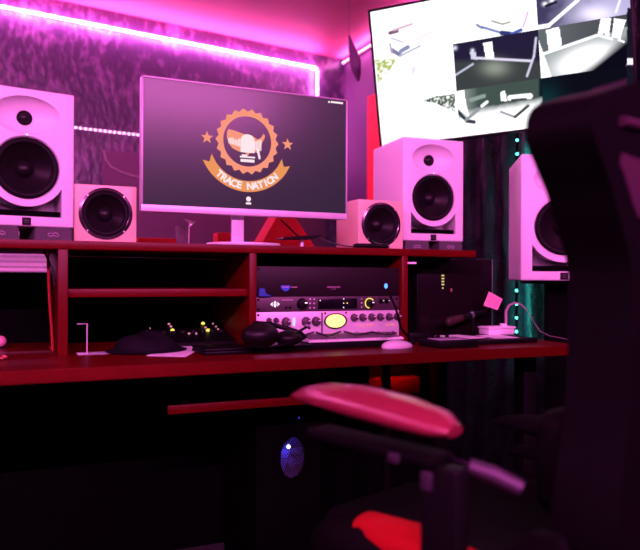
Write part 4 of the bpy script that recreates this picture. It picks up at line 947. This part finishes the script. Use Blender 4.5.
# armrests: pad centre line aims at the photographed one
for sx in (-1, 1):
    ax = sx * .303; ml = M_leather if sx < 0 else M_bleath
    mb = MB(); mb.tube([(ax, -.150, .720), (ax, -.125, .723), (ax, -.06, .728), (ax, .03, .733), (ax, .10, .734), (ax, .15, .729), (ax, .185, .722)], [.018, .036, .045, .045, .038, .028, .012], 24)
    for v in mb.b.verts:
        z = v.co.z - .728; v.co.z = .757 + z * (.68 if z > 0 else .42 * (1 - 4.5 * max(0, v.co.y))) - .05 * max(0, -v.co.y - .04) 
    ar = mb.build('armrest', ml, ch_); zd = -.13 if sx > 0 else .004; ar.location.z = zd * (sx > 0) 
    bpy.context.view_layer.update()
    mb = MB(); mb.box(ax - .028, ax + .028, -.13, .13, .695, .713, .006, 3); mb.build('pad_base', M_bleath, ar)
    mb = MB(); mb.box(ax - .016, ax + .016, -.165, -.10, .50, .70, .006, 3); mb.build('post', M_black, ar)
    mb = MB(); mb.tube([(ax, -.13, .51), (ax - sx * .05, -.12, .442), (ax - sx * .14, -.08, .432)], .014, 12); mb.build('bracket', M_black, ar)
    mb = MB(); mb.box(ax - .034, ax - .026, -.075, -.055, .694, .708, .003); mb.build('adjust_button', MATS.get('dim_metal') or mat('dim_metal', (.06, .035, .06), .4, .4), ar)
    mb = MB(); mb.box(ax - .022, ax - .014, -.125, -.105, .662, .690, .004); mb.build('adjust_button', MATS['dim_metal'], ar)
    hx = sx * .235
    mb = MB(); mb.prism([(-.30, .56), (-.27, .62), (-.235, .62), (-.17, .55), (-.10, .50), (-.10, .46), (-.24, .46)], hx - .012, hx + .012, M=Matrix.Rotation(PI / 2, 4, 'Z') @ Matrix.Scale(-1, 4, (0, 1, 0)), bev=.004)
    bmesh.ops.recalc_face_normals(mb.b, faces=mb.b.faces); mb.build('recline_hinge', M_black, ch_)
mb = MB(); mb.tube([(-.275, -.155, .697), (-.260, -.185, .688), (-.24, -.215, .672)], [.011, .012, .011], 14); mb.build('armrest_arm', mat('dark_metal', (.075, .05, .085), .5, .5), ch_)
mb = MB(); mb.box(-.14, .14, -.12, .14, .415, .445, .005); mb.build('mechanism_plate', M_black, ch_)
mb = MB(); mb.cyl((0, 0, .10), (0, 0, .25), .03); mb.cyl((0, 0, .25), (0, 0, .415), .018); mb.build('gas_lift', M_black, ch_)
for i in range(5):
    a_ = i * 2 * PI / 5 + .3; e = Vector((math.cos(a_), math.sin(a_), 0))
    mb = MB(); mb.tube([e * .02 + Vector((0, 0, .12)), e * .16 + Vector((0, 0, .105)), e * .30 + Vector((0, 0, .075))], [.028, .024, .018], 12); lg = mb.build('leg', M_black, ch_)
    mb = MB(); s_ = e.cross(UP); c0_ = e * .30 + Vector((0, 0, .03)); mb.cyl(c0_ - s_ * .022, c0_ - s_ * .006, .03, n=24); mb.cyl(c0_ + s_ * .006, c0_ + s_ * .022, .03, n=24); mb.cyl(c0_, c0_ + Vector((0, 0, .04)), .006, n=10); mb.build('caster', M_rubber, lg)

# ------------------------------------------------------------------ world and view
W = bpy.data.worlds.new('world'); SC.world = W; W.use_nodes = True; W.node_tree.nodes['Background'].inputs[0].default_value = (0, 0, 0, 1)
SC.view_settings.view_transform = 'Standard'; SC.view_settings.look = 'None'; SC.view_settings.exposure = 0; SC.view_settings.gamma = 1; SC.view_settings.use_curve_mapping = False
